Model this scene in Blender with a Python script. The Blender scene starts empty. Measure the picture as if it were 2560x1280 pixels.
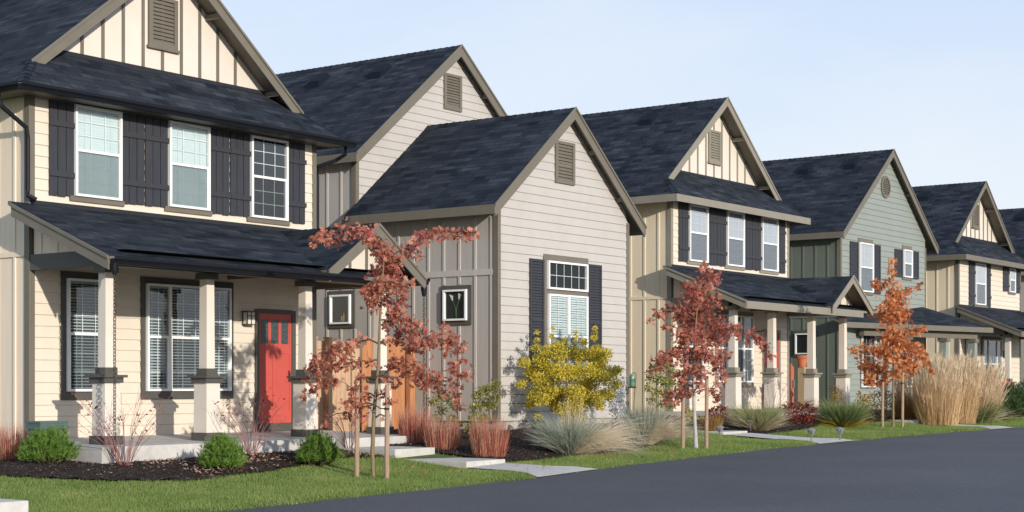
import bpy, math, random
import numpy as np
from mathutils import Vector
random.seed(7); RNG = np.random.default_rng(7)
sc = bpy.context.scene
COL = sc.collection
H = 1.6                     # eye height above the road: heights below are given from eye level and raised by H
F_PX, CX, HY = 4027., 1280., 960.
TH = math.atan((4240-1280)/F_PX)
CT, ST = math.cos(TH), math.sin(TH)

# ------------------------------------------------------------------ survey helpers
def ray(px, py):
    a = (px-CX)/F_PX; b = (HY-py)/F_PX
    return (CT+ST*a, ST-CT*a, b)
def at(px, py, d):
    r = ray(px, py); return (r[0]*d, r[1]*d, r[2]*d)
RX = [-60, 5, 13.6, 17, 20, 23, 27.7, 33.8, 38, 45, 60, 120, 400]
RZ = [-1.6, -1.6, -1.535, -1.485, -1.44, -1.345, -1.247, -1.175, -1.15, -1.14, -1.1, -1.05, -1.0]
def zr(x): return float(np.interp(x, RX, RZ))
def g(x, y):
    return zr(x) + float(np.interp(y, [14.3, 14.5, 16, 18.7, 19.6, 40], [.0, .035, .07, .31, .34, .36]))
def gnd(px, py):
    r = ray(px, py); lo, hi = 5., 90.
    for _ in range(50):
        m = (lo+hi)/2
        if r[2]*m > (g(r[0]*m, r[1]*m) if r[1]*m > 14.3 else zr(r[0]*m)): lo = m
        else: hi = m
    return (r[0]*lo, r[1]*lo, r[2]*lo), lo

# ------------------------------------------------------------------ materials
def nodes(m):
    m.use_nodes = True; nt = m.node_tree; nt.nodes.clear()
    return nt, nt.nodes.new, nt.links.new
def ramp(N, stops):
    r = N('ShaderNodeValToRGB'); e = r.color_ramp.elements
    while len(e) < len(stops): e.new(.5)
    for k, (p, c) in zip(e, stops): k.position = p; k.color = (*c, 1)
    return r
def hsv(c, k): return tuple(min(1, x*k) for x in c)
def paint(name, col, rough=.55, var=.07, scale=2.0, bump=.15, bscale=60, spec=.35, stretch=(1, 1, 1), dirt=0.0):
    m = bpy.data.materials.new(name); nt, N, L = nodes(m)
    o = N('ShaderNodeOutputMaterial'); p = N('ShaderNodeBsdfPrincipled'); L(p.outputs[0], o.inputs[0])
    tc = N('ShaderNodeTexCoord'); mp = N('ShaderNodeMapping'); mp.inputs['Scale'].default_value = stretch
    L(tc.outputs['Object'], mp.inputs[0])
    n = N('ShaderNodeTexNoise'); n.inputs['Scale'].default_value = scale; n.inputs['Detail'].default_value = 8; n.inputs['Roughness'].default_value = .65
    L(mp.outputs[0], n.inputs['Vector'])
    r = ramp(N, [(.3, hsv(col, 1-var)), (.5, col), (.72, hsv(col, 1+var))]); L(n.outputs[0], r.inputs[0])
    last = r.outputs[0]
    L(last, p.inputs['Base Color'])
    p.inputs['Roughness'].default_value = rough; p.inputs['Specular IOR Level'].default_value = spec
    if bump:
        n2 = N('ShaderNodeTexNoise'); n2.inputs['Scale'].default_value = bscale; n2.inputs['Detail'].default_value = 4
        L(mp.outputs[0], n2.inputs['Vector'])
        b = N('ShaderNodeBump'); b.inputs['Strength'].default_value = bump; b.inputs['Distance'].default_value = .004
        L(n2.outputs[0], b.inputs['Height']); L(b.outputs[0], p.inputs['Normal'])
    return m
def shingle(name, dark, light, warm):
    m = bpy.data.materials.new(name); nt, N, L = nodes(m)
    o = N('ShaderNodeOutputMaterial'); p = N('ShaderNodeBsdfPrincipled'); L(p.outputs[0], o.inputs[0])
    uv = N('ShaderNodeUVMap')
    def brick(w, h, off, c1, c2, mort, ms):
        b = N('ShaderNodeTexBrick'); b.inputs['Scale'].default_value = 1; b.inputs['Brick Width'].default_value = w; b.inputs['Row Height'].default_value = h
        b.inputs['Color1'].default_value = (*c1, 1); b.inputs['Color2'].default_value = (*c2, 1); b.inputs['Mortar'].default_value = (*mort, 1)
        b.inputs['Mortar Size'].default_value = ms; b.offset = off; b.offset_frequency = 2; b.squash = 1; L(uv.outputs[0], b.inputs['Vector']); return b
    b1 = brick(.52, .14, .37, (0, 0, 0), (1, 1, 1), (0, 0, 0), .009)
    b2 = brick(.29, .14, .61, (0, 0, 0), (1, 1, 1), (0, 0, 0), .0)
    mp = N('ShaderNodeMapping'); mp.inputs['Scale'].default_value = (1.1, 2.6, 1); L(uv.outputs[0], mp.inputs[0])
    n = N('ShaderNodeTexNoise'); n.inputs['Scale'].default_value = .8; n.inputs['Detail'].default_value = 3; L(mp.outputs[0], n.inputs['Vector'])
    m1 = N('ShaderNodeMath'); m1.operation = 'MULTIPLY_ADD'; m1.inputs[1].default_value = .30; L(b1.outputs[0], m1.inputs[0])
    m2 = N('ShaderNodeMath'); m2.operation = 'MULTIPLY'; m2.inputs[1].default_value = .22; L(b2.outputs[0], m2.inputs[0]); L(m2.outputs[0], m1.inputs[2])
    m3 = N('ShaderNodeMath'); m3.operation = 'MULTIPLY_ADD'; m3.inputs[1].default_value = .46; L(n.outputs[0], m3.inputs[0]); L(m1.outputs[0], m3.inputs[2])
    r = ramp(N, [(.24, dark), (.58, tuple((a*.6+b*.4) for a, b in zip(dark, light))), (.88, light), (1.0, warm)]); L(m3.outputs[0], r.inputs[0])
    g2 = N('ShaderNodeTexNoise'); g2.inputs['Scale'].default_value = 55; g2.inputs['Detail'].default_value = 3; L(uv.outputs[0], g2.inputs['Vector'])
    mr = N('ShaderNodeMapRange'); mr.inputs[1].default_value = .25; mr.inputs[2].default_value = .75; mr.inputs[3].default_value = .72; mr.inputs[4].default_value = 1.3; L(g2.outputs[0], mr.inputs[0])
    mx = N('ShaderNodeMix'); mx.data_type = 'RGBA'; mx.blend_type = 'MULTIPLY'; mx.inputs[0].default_value = 1; L(r.outputs[0], mx.inputs[6]); L(mr.outputs[0], mx.inputs[7])
    L(mx.outputs[2], p.inputs['Base Color']); p.inputs['Roughness'].default_value = .85; p.inputs['Specular IOR Level'].default_value = .08
    # course step: saw tooth up the slope + laminated tabs
    sx = N('ShaderNodeSeparateXYZ'); L(uv.outputs[0], sx.inputs[0])
    dv = N('ShaderNodeMath'); dv.operation = 'DIVIDE'; dv.inputs[1].default_value = .14; L(sx.outputs[1], dv.inputs[0])
    fr = N('ShaderNodeMath'); fr.operation = 'FRACT'; L(dv.outputs[0], fr.inputs[0])
    sb = N('ShaderNodeMath'); sb.operation = 'SUBTRACT'; sb.inputs[0].default_value = 1.2; L(fr.outputs[0], sb.inputs[1])
    ad = N('ShaderNodeMath'); ad.operation = 'MULTIPLY_ADD'; ad.inputs[1].default_value = .45; L(b2.outputs[0], ad.inputs[0]); L(sb.outputs[0], ad.inputs[2])
    ad2 = N('ShaderNodeMath'); ad2.operation = 'MULTIPLY_ADD'; ad2.inputs[1].default_value = .25; L(g2.outputs[0], ad2.inputs[0]); L(ad.outputs[0], ad2.inputs[2])
    b = N('ShaderNodeBump'); b.inputs['Strength'].default_value = .9; b.inputs['Distance'].default_value = .012; L(ad2.outputs[0], b.inputs['Height']); L(b.outputs[0], p.inputs['Normal'])
    return m
def leafmat(name, stops, trans=.35, rough=.5, clump=None):
    m = bpy.data.materials.new(name); nt, N, L = nodes(m)
    o = N('ShaderNodeOutputMaterial'); gm = N('ShaderNodeNewGeometry'); r = ramp(N, stops)
    if clump:
        tc = N('ShaderNodeTexCoord'); n = N('ShaderNodeTexNoise'); n.inputs['Scale'].default_value = clump; n.inputs['Detail'].default_value = 2; L(tc.outputs['Object'], n.inputs['Vector'])
        ma = N('ShaderNodeMath'); ma.operation = 'MULTIPLY_ADD'; ma.inputs[1].default_value = .5; L(gm.outputs['Random Per Island'], ma.inputs[0])
        mb = N('ShaderNodeMapRange'); mb.inputs[1].default_value = .3; mb.inputs[2].default_value = .7; mb.inputs[3].default_value = 0; mb.inputs[4].default_value = .5; L(n.outputs[0], mb.inputs[0]); L(mb.outputs[0], ma.inputs[2])
        L(ma.outputs[0], r.inputs[0])
    else: L(gm.outputs['Random Per Island'], r.inputs[0])
    p = N('ShaderNodeBsdfPrincipled'); p.inputs['Roughness'].default_value = rough; p.inputs['Specular IOR Level'].default_value = .3
    t = N('ShaderNodeBsdfTranslucent'); mx = N('ShaderNodeMixShader'); mx.inputs[0].default_value = trans
    L(r.outputs[0], p.inputs['Base Color']); L(r.outputs[0], t.inputs[0]); L(p.outputs[0], mx.inputs[1]); L(t.outputs[0], mx.inputs[2]); L(mx.outputs[0], o.inputs[0])
    return m
def glass(name, refl=.12, tint=(.86, .91, .91), mult=1.0):
    m = bpy.data.materials.new(name); nt, N, L = nodes(m)
    o = N('ShaderNodeOutputMaterial'); t = N('ShaderNodeBsdfTransparent'); t.inputs[0].default_value = (*tint, 1)
    gl = N('ShaderNodeBsdfGlossy'); gl.inputs['Roughness'].default_value = .015; gl.inputs[0].default_value = (.95, .97, 1, 1)
    tc = N('ShaderNodeTexCoord'); n = N('ShaderNodeTexNoise'); n.inputs['Scale'].default_value = 1.7; L(tc.outputs['Object'], n.inputs['Vector'])
    b = N('ShaderNodeBump'); b.inputs['Strength'].default_value = .12; b.inputs['Distance'].default_value = .02; L(n.outputs[0], b.inputs['Height']); L(b.outputs[0], gl.inputs['Normal'])
    f = N('ShaderNodeFresnel'); f.inputs[0].default_value = 1.5
    a = N('ShaderNodeMath'); a.operation = 'MULTIPLY_ADD'; a.inputs[1].default_value = mult; a.inputs[2].default_value = refl; L(f.outputs[0], a.inputs[0])
    mx = N('ShaderNodeMixShader'); L(a.outputs[0], mx.inputs[0]); L(t.outputs[0], mx.inputs[1]); L(gl.outputs[0], mx.inputs[2]); L(mx.outputs[0], o.inputs[0])
    return m
def screen(name):
    m = bpy.data.materials.new(name); nt, N, L = nodes(m)
    o = N('ShaderNodeOutputMaterial'); t = N('ShaderNodeBsdfTransparent'); t.inputs[0].default_value = (.85, .88, .9, 1)
    d = N('ShaderNodeBsdfDiffuse'); d.inputs[0].default_value = (.10, .10, .105, 1); mx = N('ShaderNodeMixShader'); mx.inputs[0].default_value = .30
    L(t.outputs[0], mx.inputs[1]); L(d.outputs[0], mx.inputs[2]); L(mx.outputs[0], o.inputs[0]); return m
def ground(name, stops, scale, bump, bscale, rough=.9, big=None, spec=.2, dist=.01):
    m = bpy.data.materials.new(name); nt, N, L = nodes(m)
    o = N('ShaderNodeOutputMaterial'); p = N('ShaderNodeBsdfPrincipled'); L(p.outputs[0], o.inputs[0])
    tc = N('ShaderNodeTexCoord')
    n = N('ShaderNodeTexNoise'); n.inputs['Scale'].default_value = scale; n.inputs['Detail'].default_value = 10; n.inputs['Roughness'].default_value = .7; L(tc.outputs['Object'], n.inputs['Vector'])
    r = ramp(N, stops); L(n.outputs[0], r.inputs[0]); last = r.outputs[0]
    if big:
        n3 = N('ShaderNodeTexNoise'); n3.inputs['Scale'].default_value = big[0]; n3.inputs['Detail'].default_value = 5; L(tc.outputs['Object'], n3.inputs['Vector'])
        mr = N('ShaderNodeMapRange'); mr.inputs[1].default_value = .3; mr.inputs[2].default_value = .7; mr.inputs[3].default_value = 1-big[1]; mr.inputs[4].default_value = 1+big[1]; L(n3.outputs[0], mr.inputs[0])
        mx = N('ShaderNodeMix'); mx.data_type = 'RGBA'; mx.blend_type = 'MULTIPLY'; mx.inputs[0].default_value = 1; L(last, mx.inputs[6]); L(mr.outputs[0], mx.inputs[7]); last = mx.outputs[2]
    L(last, p.inputs['Base Color']); p.inputs['Roughness'].default_value = rough; p.inputs['Specular IOR Level'].default_value = spec
    n2 = N('ShaderNodeTexNoise'); n2.inputs['Scale'].default_value = bscale; n2.inputs['Detail'].default_value = 6; L(tc.outputs['Object'], n2.inputs['Vector'])
    b = N('ShaderNodeBump'); b.inputs['Strength'].default_value = bump; b.inputs['Distance'].default_value = dist; L(n2.outputs[0], b.inputs['Height']); L(b.outputs[0], p.inputs['Normal'])
    return m

M = {}
V_ = (6, 6, .6)
M['cream'] = paint('cream_siding', (.675, .585, .475), .55, .05, 2)
M['cream_gable'] = paint('cream_board', (.68, .60, .51), .55, .05, 2)
M['tan1'] = paint('cream_side_board', (.78, .65, .50), .6, .06, 2, .25, 30, stretch=V_)
M['tan'] = paint('tan_side_board', (.72, .60, .43), .6, .06, 2, .25, 30, stretch=V_)
M['taupe'] = paint('taupe_trim', (.155, .135, .105), .5, .08, 3)
M['taupe2'] = paint('taupe_trim_pale', (.24, .215, .17), .5, .08, 3)
M['umber'] = paint('dark_umber_trim', (.082, .077, .066), .5, .1, 3)
M['gutter'] = paint('black_gutter', (.010, .011, .015), .5, .1, 3, .02, spec=.15)
M['slate'] = paint('charcoal_shutter', (.036, .037, .044), .6, .18, 5, .3, 25, stretch=V_)
M['lightgray'] = paint('pale_gray_siding', (.465, .43, .395), .55, .05, 2)
M['darkgray'] = paint('dark_gray_board', (.40, .368, .33), .6, .07, 2, .25, 30, stretch=V_)
M['darkgray_b'] = paint('dark_gray_batten', (.46, .42, .38), .6, .07, 2, .25, 30, stretch=V_)
M['sage'] = paint('sage_siding', (.252, .274, .243), .55, .05, 2)
M['darkgreen'] = paint('dark_green_board', (.128, .146, .116), .6, .07, 2, .25, 30, stretch=V_)
M['cream_shade'] = paint('cream_lap_shadow', (.52, .45, .34), .7, .2, 6, 0)  # darker siding tones that paint in the shadow lines of the laps
M['lightgray_shade'] = paint('gray_lap_shadow', (.33, .30, .275), .7, .2, 6, 0)
M['sage_shade'] = paint('sage_lap_shadow', (.165, .18, .155), .7, .2, 6, 0)
M['white'] = paint('white_vinyl', (.80, .79, .77), .4, .03, 3, 0)
M['blind'] = paint('blind_slats', (.64, .69, .69), .45, .03, 3, 0)
M['darkroom'] = paint('dark_room', (.012, .013, .015), .9, .2, 1, 0)
M['curtain'] = paint('pale_curtain', (.50, .48, .50), .8, .1, 3, 0, stretch=(20, 20, .3))
M['red'] = paint('red_door_paint', (.50, .086, .066), .45, .06, 2, .05)
M['litglass'] = paint('seeded_glass', (.05, .065, .068), .22, .7, 28, .6, 60, spec=.6)
M['lens'] = paint('frosted_lens', (.30, .31, .32), .3, .1, 4, 0)
M['lampglass'] = paint('lamp_glass', (.68, .64, .55), .35, .05, 4, 0)
M['bronze'] = paint('bronze_metal', (.045, .036, .026), .4, .2, 8, .05, spec=.5)
M['conc'] = ground('pale_concrete', [(.3, (.42, .395, .36)), (.55, (.51, .48, .44)), (.75, (.57, .54, .50))], 6, .25, 120, .8, (1.1, .12), dist=.003)
M['fdn'] = ground('weathered_foundation', [(.3, (.24, .225, .2)), (.5, (.36, .335, .3)), (.7, (.52, .48, .43))], 5, .4, 60, .85, (1.5, .3), dist=.004)
M['roof'] = shingle('asphalt_shingles', (.009, .013, .0195), (.064, .071, .085), (.09, .095, .105))
M['ventblack'] = paint('vent_black', (.008, .012, .018), .7, .2, 8, 0, spec=.1)
M['roofedge'] = paint('shingle_edge', (.02, .021, .026), .8, .2, 8)
M['glass'] = glass('window_glass', .05)
M['glass_dark'] = glass('window_glass_dark', .0, (.86, .91, .91), .45)
M['glass_sky'] = glass('window_glass_bright', .36)
M['screen'] = screen('insect_screen')
M['asphalt'] = ground('asphalt', [(.25, (.045, .046, .052)), (.5, (.066, .067, .075)), (.8, (.11, .112, .122))], 16, .6, 110, .8, (.3, .18), .35, dist=.006)
M['lawn'] = ground('lawn_soil', [(.3, (.06, .085, .022)), (.6, (.10, .14, .036)), (.8, (.15, .16, .06))], 14, .5, 60, .95, (.6, .25))
M['mulch'] = ground('bark_mulch', [(.25, (.010, .007, .005)), (.5, (.032, .022, .017)), (.68, (.06, .042, .033)), (.8, (.17, .13, .11))], 26, 1, 34, .95, (1.3, .25), dist=.05)
M['cedar'] = paint('cedar_boards', (.52, .34, .21), .6, .25, 3, .3, 25, stretch=(9, 9, .7))
M['cedar_o'] = paint('orange_cedar', (.46, .20, .09), .55, .25, 3, .3, 25, stretch=(9, 9, .7))
M['redgate'] = paint('red_cedar', (.46, .12, .06), .6, .2, 3, .3, 25, stretch=(9, 9, .7))
M['stake'] = paint('round_wood_stake', (.34, .23, .155), .7, .25, 5, .4, 30, stretch=(5, 5, .8))
M['bark'] = paint('young_bark', (.20, .15, .08), .8, .3, 8, .6, 40, stretch=(4, 4, 1))
M['barkpale'] = paint('pale_trunk_guard', (.40, .385, .37), .8, .2, 6, .4, 30)
M['twig'] = paint('brown_twig', (.11, .065, .045), .8, .2, 8, 0)
M['redtwig'] = paint('red_twig', (.29, .125, .11), .6, .25, 8, 0)
M['tantwig'] = paint('tan_twig', (.34, .26, .17), .7, .2, 8, 0)
M['strap'] = paint('black_rubber', (.015, .015, .015), .6, .1, 8, 0)
M['ubox'] = paint('green_box', (.085, .13, .115), .5, .08, 4, .05)
M['terra'] = paint('terracotta', (.46, .14, .06), .7, .12, 5, .1)
M['redchair'] = paint('red_painted_wood', (.50, .08, .07), .5, .08, 5, .05)
M['metal'] = paint('grey_steel', (.17, .17, .18), .35, .1, 6, 0, spec=.6)
M['jar'] = paint('green_glass_jar', (.12, .25, .18), .2, .15, 8, 0, spec=.6)
M['post'] = paint('pale_wood_post', (.42, .31, .18), .7, .15, 4, .2, 30, stretch=(6, 6, .6))
M['amber'] = paint('amber_ceramic', (.62, .34, .03), .4, .1, 5, 0)
M['lily'] = paint('white_petal', (.8, .8, .76), .5, .04, 5, 0)
M['stem'] = paint('green_stem', (.08, .15, .05), .6, .1, 5, 0)
M['rust_leaf'] = leafmat('rust_oak_leaf', [(0, (.22, .055, .045)), (.25, (.38, .115, .075)), (.5, (.50, .18, .115)), (.75, (.66, .31, .20)), (.88, (.44, .085, .10)), (1, (.52, .06, .14))], .42, clump=1.6)
M['red_leaf'] = leafmat('red_oak_leaf', [(0, (.20, .05, .042)), (.3, (.37, .105, .075)), (.6, (.52, .185, .125)), (.85, (.66, .29, .19)), (1, (.54, .10, .11))], .42, clump=1.8)
M['orange_leaf'] = leafmat('orange_oak_leaf', [(0, (.38, .12, .045)), (.3, (.60, .21, .075)), (.7, (.74, .31, .115)), (.88, (.76, .38, .17)), (1, (.66, .10, .10))], .42, clump=1.5)
M['yellow_leaf'] = leafmat('yellow_bush_leaf', [(0, (.20, .19, .03)), (.25, (.40, .36, .05)), (.5, (.66, .54, .06)), (.85, (.80, .62, .08)), (1, (.86, .58, .06))], .35, clump=2.2)
M['olive_leaf'] = leafmat('olive_leaf', [(0, (.07, .085, .02)), (.4, (.20, .21, .05)), (.8, (.42, .38, .07)), (1, (.5, .40, .07))], .35, clump=2)
M['maroon_leaf'] = leafmat('maroon_leaf', [(0, (.06, .012, .012)), (.4, (.18, .026, .022)), (.8, (.30, .05, .03)), (1, (.38, .12, .04))], .25, clump=3)
M['gold_leaf'] = leafmat('gold_leaf', [(0, (.28, .18, .03)), (.5, (.52, .33, .05)), (1, (.60, .42, .06))], .35, clump=2)
M['brown_leaf'] = leafmat('tan_leaf', [(0, (.20, .11, .05)), (.5, (.42, .26, .11)), (1, (.52, .36, .16))], .3, clump=2)
M['pine'] = leafmat('mugo_needles', [(0, (.055, .11, .018)), (.5, (.125, .225, .035)), (1, (.24, .33, .065))], .2, clump=5)
M['juniper'] = leafmat('juniper_needles', [(0, (.025, .05, .015)), (.5, (.055, .10, .03)), (1, (.12, .17, .05))], .2, clump=3)
M['redgrass'] = leafmat('red_grass_blade', [(0, (.28, .05, .055)), (.35, (.46, .11, .095)), (.65, (.54, .24, .15)), (1, (.60, .43, .27))], .3)
M['blueoat'] = leafmat('blue_oat_blade', [(0, (.22, .26, .20)), (.5, (.36, .41, .33)), (.8, (.48, .51, .42)), (1, (.60, .54, .38))], .35)
M['straw'] = leafmat('straw_blade', [(0, (.58, .44, .27)), (.5, (.78, .62, .42)), (1, (.86, .73, .55))], .5)
M['plume'] = leafmat('pale_oat_plume', [(0, (.66, .53, .36)), (.5, (.82, .70, .52)), (1, (.88, .79, .63))], .5)
M['reed'] = leafmat('feather_reed_blade', [(0, (.48, .31, .14)), (.5, (.70, .49, .26)), (1, (.80, .61, .38))], .35, clump=1.5)
M['reeddark'] = leafmat('amber_reed_blade', [(0, (.16, .10, .03)), (.5, (.34, .19, .05)), (1, (.48, .31, .11))], .3, clump=1.5)
M['fountain'] = leafmat('fountain_blade', [(0, (.13, .17, .05)), (.5, (.27, .31, .10)), (1, (.48, .44, .22))], .3)
M['greenblade'] = leafmat('green_blade', [(0, (.09, .13, .045)), (.5, (.18, .24, .09)), (.85, (.28, .33, .14)), (1, (.48, .40, .15))], .3)
M['turf'] = leafmat('turf_blade', [(0, (.12, .175, .04)), (.45, (.205, .28, .07)), (.8, (.28, .335, .10)), (1, (.44, .38, .18))], .35, clump=.9)
M['chip'] = leafmat('bark_chip', [(0, (.012, .008, .006)), (.5, (.04, .027, .02)), (.9, (.075, .055, .042)), (1, (.30, .22, .18))], 0, .9)
M['litter'] = leafmat('fallen_leaf', [(0, (.20, .10, .06)), (.5, (.38, .22, .15)), (1, (.52, .38, .30))], .1, .8)

# ------------------------------------------------------------------ mesh builder
FRONT = lambda y: (lambda u, w, z: (u, y-w, z))          # wall facing the street (-Y): u along X, w outwards
LEFT = lambda x: (lambda u, w, z: (x-w, u, z))           # wall facing -X: u along Y
RIGHT = lambda x: (lambda u, w, z: (x+w, u, z))
WORLD = lambda x, y, z: (x, y, z)
class MB:
    def __init__(s, tf=WORLD): s.v = []; s.f = []; s.m = []; s.uv = {}; s.tf = tf
    def poly(s, pts, m=0, uv=None):
        i = len(s.v); s.v += [s.tf(*p) for p in pts]; s.f.append(list(range(i, i+len(pts)))); s.m.append(m)
        if uv: s.uv[len(s.f)-1] = uv
        return s
    def hexa(s, b, t, m=0):
        i = len(s.v); s.v += [s.tf(*p) for p in b]+[s.tf(*p) for p in t]; n = len(b)
        s.f.append([i+k for k in range(n)][::-1]); s.f.append([i+n+k for k in range(n)])
        for k in range(n): s.f.append([i+k, i+(k+1) % n, i+n+(k+1) % n, i+n+k])
        s.m += [m]*(n+2); return s
    def box(s, u0, u1, w0, w1, z0, z1, m=0):
        return s.hexa([(u0, w0, z0), (u1, w0, z0), (u1, w1, z0), (u0, w1, z0)], [(u0, w0, z1), (u1, w0, z1), (u1, w1, z1), (u0, w1, z1)], m)
    def taper(s, x, y, z0, z1, a0, a1, m=0):
        q = lambda a, z: [(x-a, y-a, z), (x+a, y-a, z), (x+a, y+a, z), (x-a, y+a, z)]
        return s.hexa(q(a0, z0), q(a1, z1), m)
    def tube(s, path, rad, n=6, m=0, cap=True):
        P = [Vector(p) for p in path]; rings = []
        for k, p in enumerate(P):
            d = (P[min(k+1, len(P)-1)]-P[max(k-1, 0)]).normalized()
            a = d.cross(Vector((0, 0, 1)) if abs(d.z) < .9 else Vector((1, 0, 0))).normalized(); b = d.cross(a)
            r = rad[k] if hasattr(rad, '__len__') else rad
            i = len(s.v); rings.append(i)
            for j in range(n):
                t = 2*math.pi*j/n; q = p+a*math.cos(t)*r+b*math.sin(t)*r; s.v.append(s.tf(*q))
        for k in range(len(P)-1):
            for j in range(n): s.f.append([rings[k]+j, rings[k]+(j+1) % n, rings[k+1]+(j+1) % n, rings[k+1]+j]); s.m.append(m)
        if cap:
            s.f.append([rings[0]+j for j in range(n)]); s.f.append([rings[-1]+j for j in range(n)]); s.m += [m, m]
        return s
    def lathe(s, x, y, prof, n=16, m=0):
        rings = []
        for r, z in prof:
            rings.append(len(s.v))
            for j in range(n): t = 2*math.pi*j/n; s.v.append(s.tf(x+r*math.cos(t), y+r*math.sin(t), z))
        for k in range(len(prof)-1):
            for j in range(n): s.f.append([rings[k]+j, rings[k]+(j+1) % n, rings[k+1]+(j+1) % n, rings[k+1]+j]); s.m.append(m)
        s.f.append([rings[0]+j for j in range(n)]); s.f.append([rings[-1]+j for j in range(n)]); s.m += [m, m]
        return s
    def torus(s, c, R, r, ax, n=8, k=5, m=0, squash=1.0):
        A = Vector(ax).normalized(); U = Vector((0, 0, 1)); W = A.cross(U).normalized(); i0 = len(s.v)
        for a in range(n):
            t = 2*math.pi*a/n; d = U*math.cos(t)*squash+W*math.sin(t)
            for b in range(k):
                p = 2*math.pi*b/k; q = Vector(c)+d*R+d.normalized()*math.cos(p)*r+A*math.sin(p)*r; s.v.append(s.tf(*q))
        for a in range(n):
            for b in range(k): s.f.append([i0+a*k+b, i0+a*k+(b+1) % k, i0+((a+1) % n)*k+(b+1) % k, i0+((a+1) % n)*k+b]); s.m.append(m)
        return s
    def slab(s, pts, t, m=0, mb=1):
        """roof sheet: top face with slope UVs, soffit and edges below it"""
        P = [Vector(p) for p in pts]; n = Vector((0, 0, 0))
        for k in range(len(P)): a, b = P[k], P[(k+1) % len(P)]; n += a.cross(b)
        n.normalize()
        if n.z < 0: n = -n
        e = Vector((0, 0, 1)).cross(n); e = e.normalized() if e.length > 1e-6 else Vector((1, 0, 0)); up = n.cross(e)
        s.poly(pts, m, [(p.dot(e)+7.3, p.dot(up)+3.1) for p in P])
        lo = [(p[0], p[1], p[2]-t) for p in pts]; s.poly(lo, mb)
        for k in range(len(pts)): j = (k+1) % len(pts); s.poly([pts[k], pts[j], lo[j], lo[k]], mb)
        return s
    def build(s, name, mats, parent=None, origin=None, smooth=False):
        root = parent
        while root is not None and root.parent is not None: root = root.parent
        if root is not None: org = root.location
        else:
            if origin is None:
                V = np.array(s.v); origin = ((V[:, 0].min()+V[:, 0].max())/2, (V[:, 1].min()+V[:, 1].max())/2, V[:, 2].min()+H)
            org = Vector(origin)
        me = bpy.data.meshes.new(name)
        me.from_pydata([(p[0]-org[0], p[1]-org[1], p[2]+H-org[2]) for p in s.v], [], s.f)
        for mm in (mats if isinstance(mats, (list, tuple)) else [mats]): me.materials.append(M[mm])
        me.polygons.foreach_set('material_index', s.m)
        if s.uv:
            ul = me.uv_layers.new(name='UVMap')
            for fi, uvs in s.uv.items():
                for li, q in zip(me.polygons[fi].loop_indices, uvs): ul.data[li].uv = q
        if smooth: me.polygons.foreach_set('use_smooth', [True]*len(me.polygons))
        me.update()
        o = bpy.data.objects.new(name, me); COL.objects.link(o)
        if parent is not None: o.parent = parent
        else: o.location = org
        return o
def tag(o, label=None, cat=None, group=None, kind=None):
    if label: o['label'] = label
    if cat: o['category'] = cat
    if group: o['group'] = group
    if kind: o['kind'] = kind
    return o
def thing(name, loc, label, cat, group=None):
    o = bpy.data.objects.new(name, None); o.empty_display_size = .3; COL.objects.link(o)
    o.location = (loc[0], loc[1], loc[2]+H); return tag(o, label, cat, group)
def np_mesh(name, V, F, mats, parent=None, origin=None, midx=None):
    org = np.array(parent.location if parent is not None and parent.parent is None else (origin[0], origin[1], origin[2]+H))
    me = bpy.data.meshes.new(name); V = V.reshape(-1, 3)+np.array([0, 0, H])-org
    F = np.asarray(F); k = F.shape[1]
    me.vertices.add(len(V)); me.vertices.foreach_set('co', V.astype(np.float32).ravel())
    me.loops.add(F.size); me.loops.foreach_set('vertex_index', F.astype(np.int32).ravel())
    me.polygons.add(len(F)); me.polygons.foreach_set('loop_start', np.arange(0, F.size, k, dtype=np.int32))
    for mm in (mats if isinstance(mats, (list, tuple)) else [mats]): me.materials.append(M[mm])
    if midx is not None: me.polygons.foreach_set('material_index', np.asarray(midx, dtype=np.int32))
    me.update(calc_edges=True)
    o = bpy.data.objects.new(name, me); COL.objects.link(o)
    if parent is not None: o.parent = parent
    else: o.location = org
    return o

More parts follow.
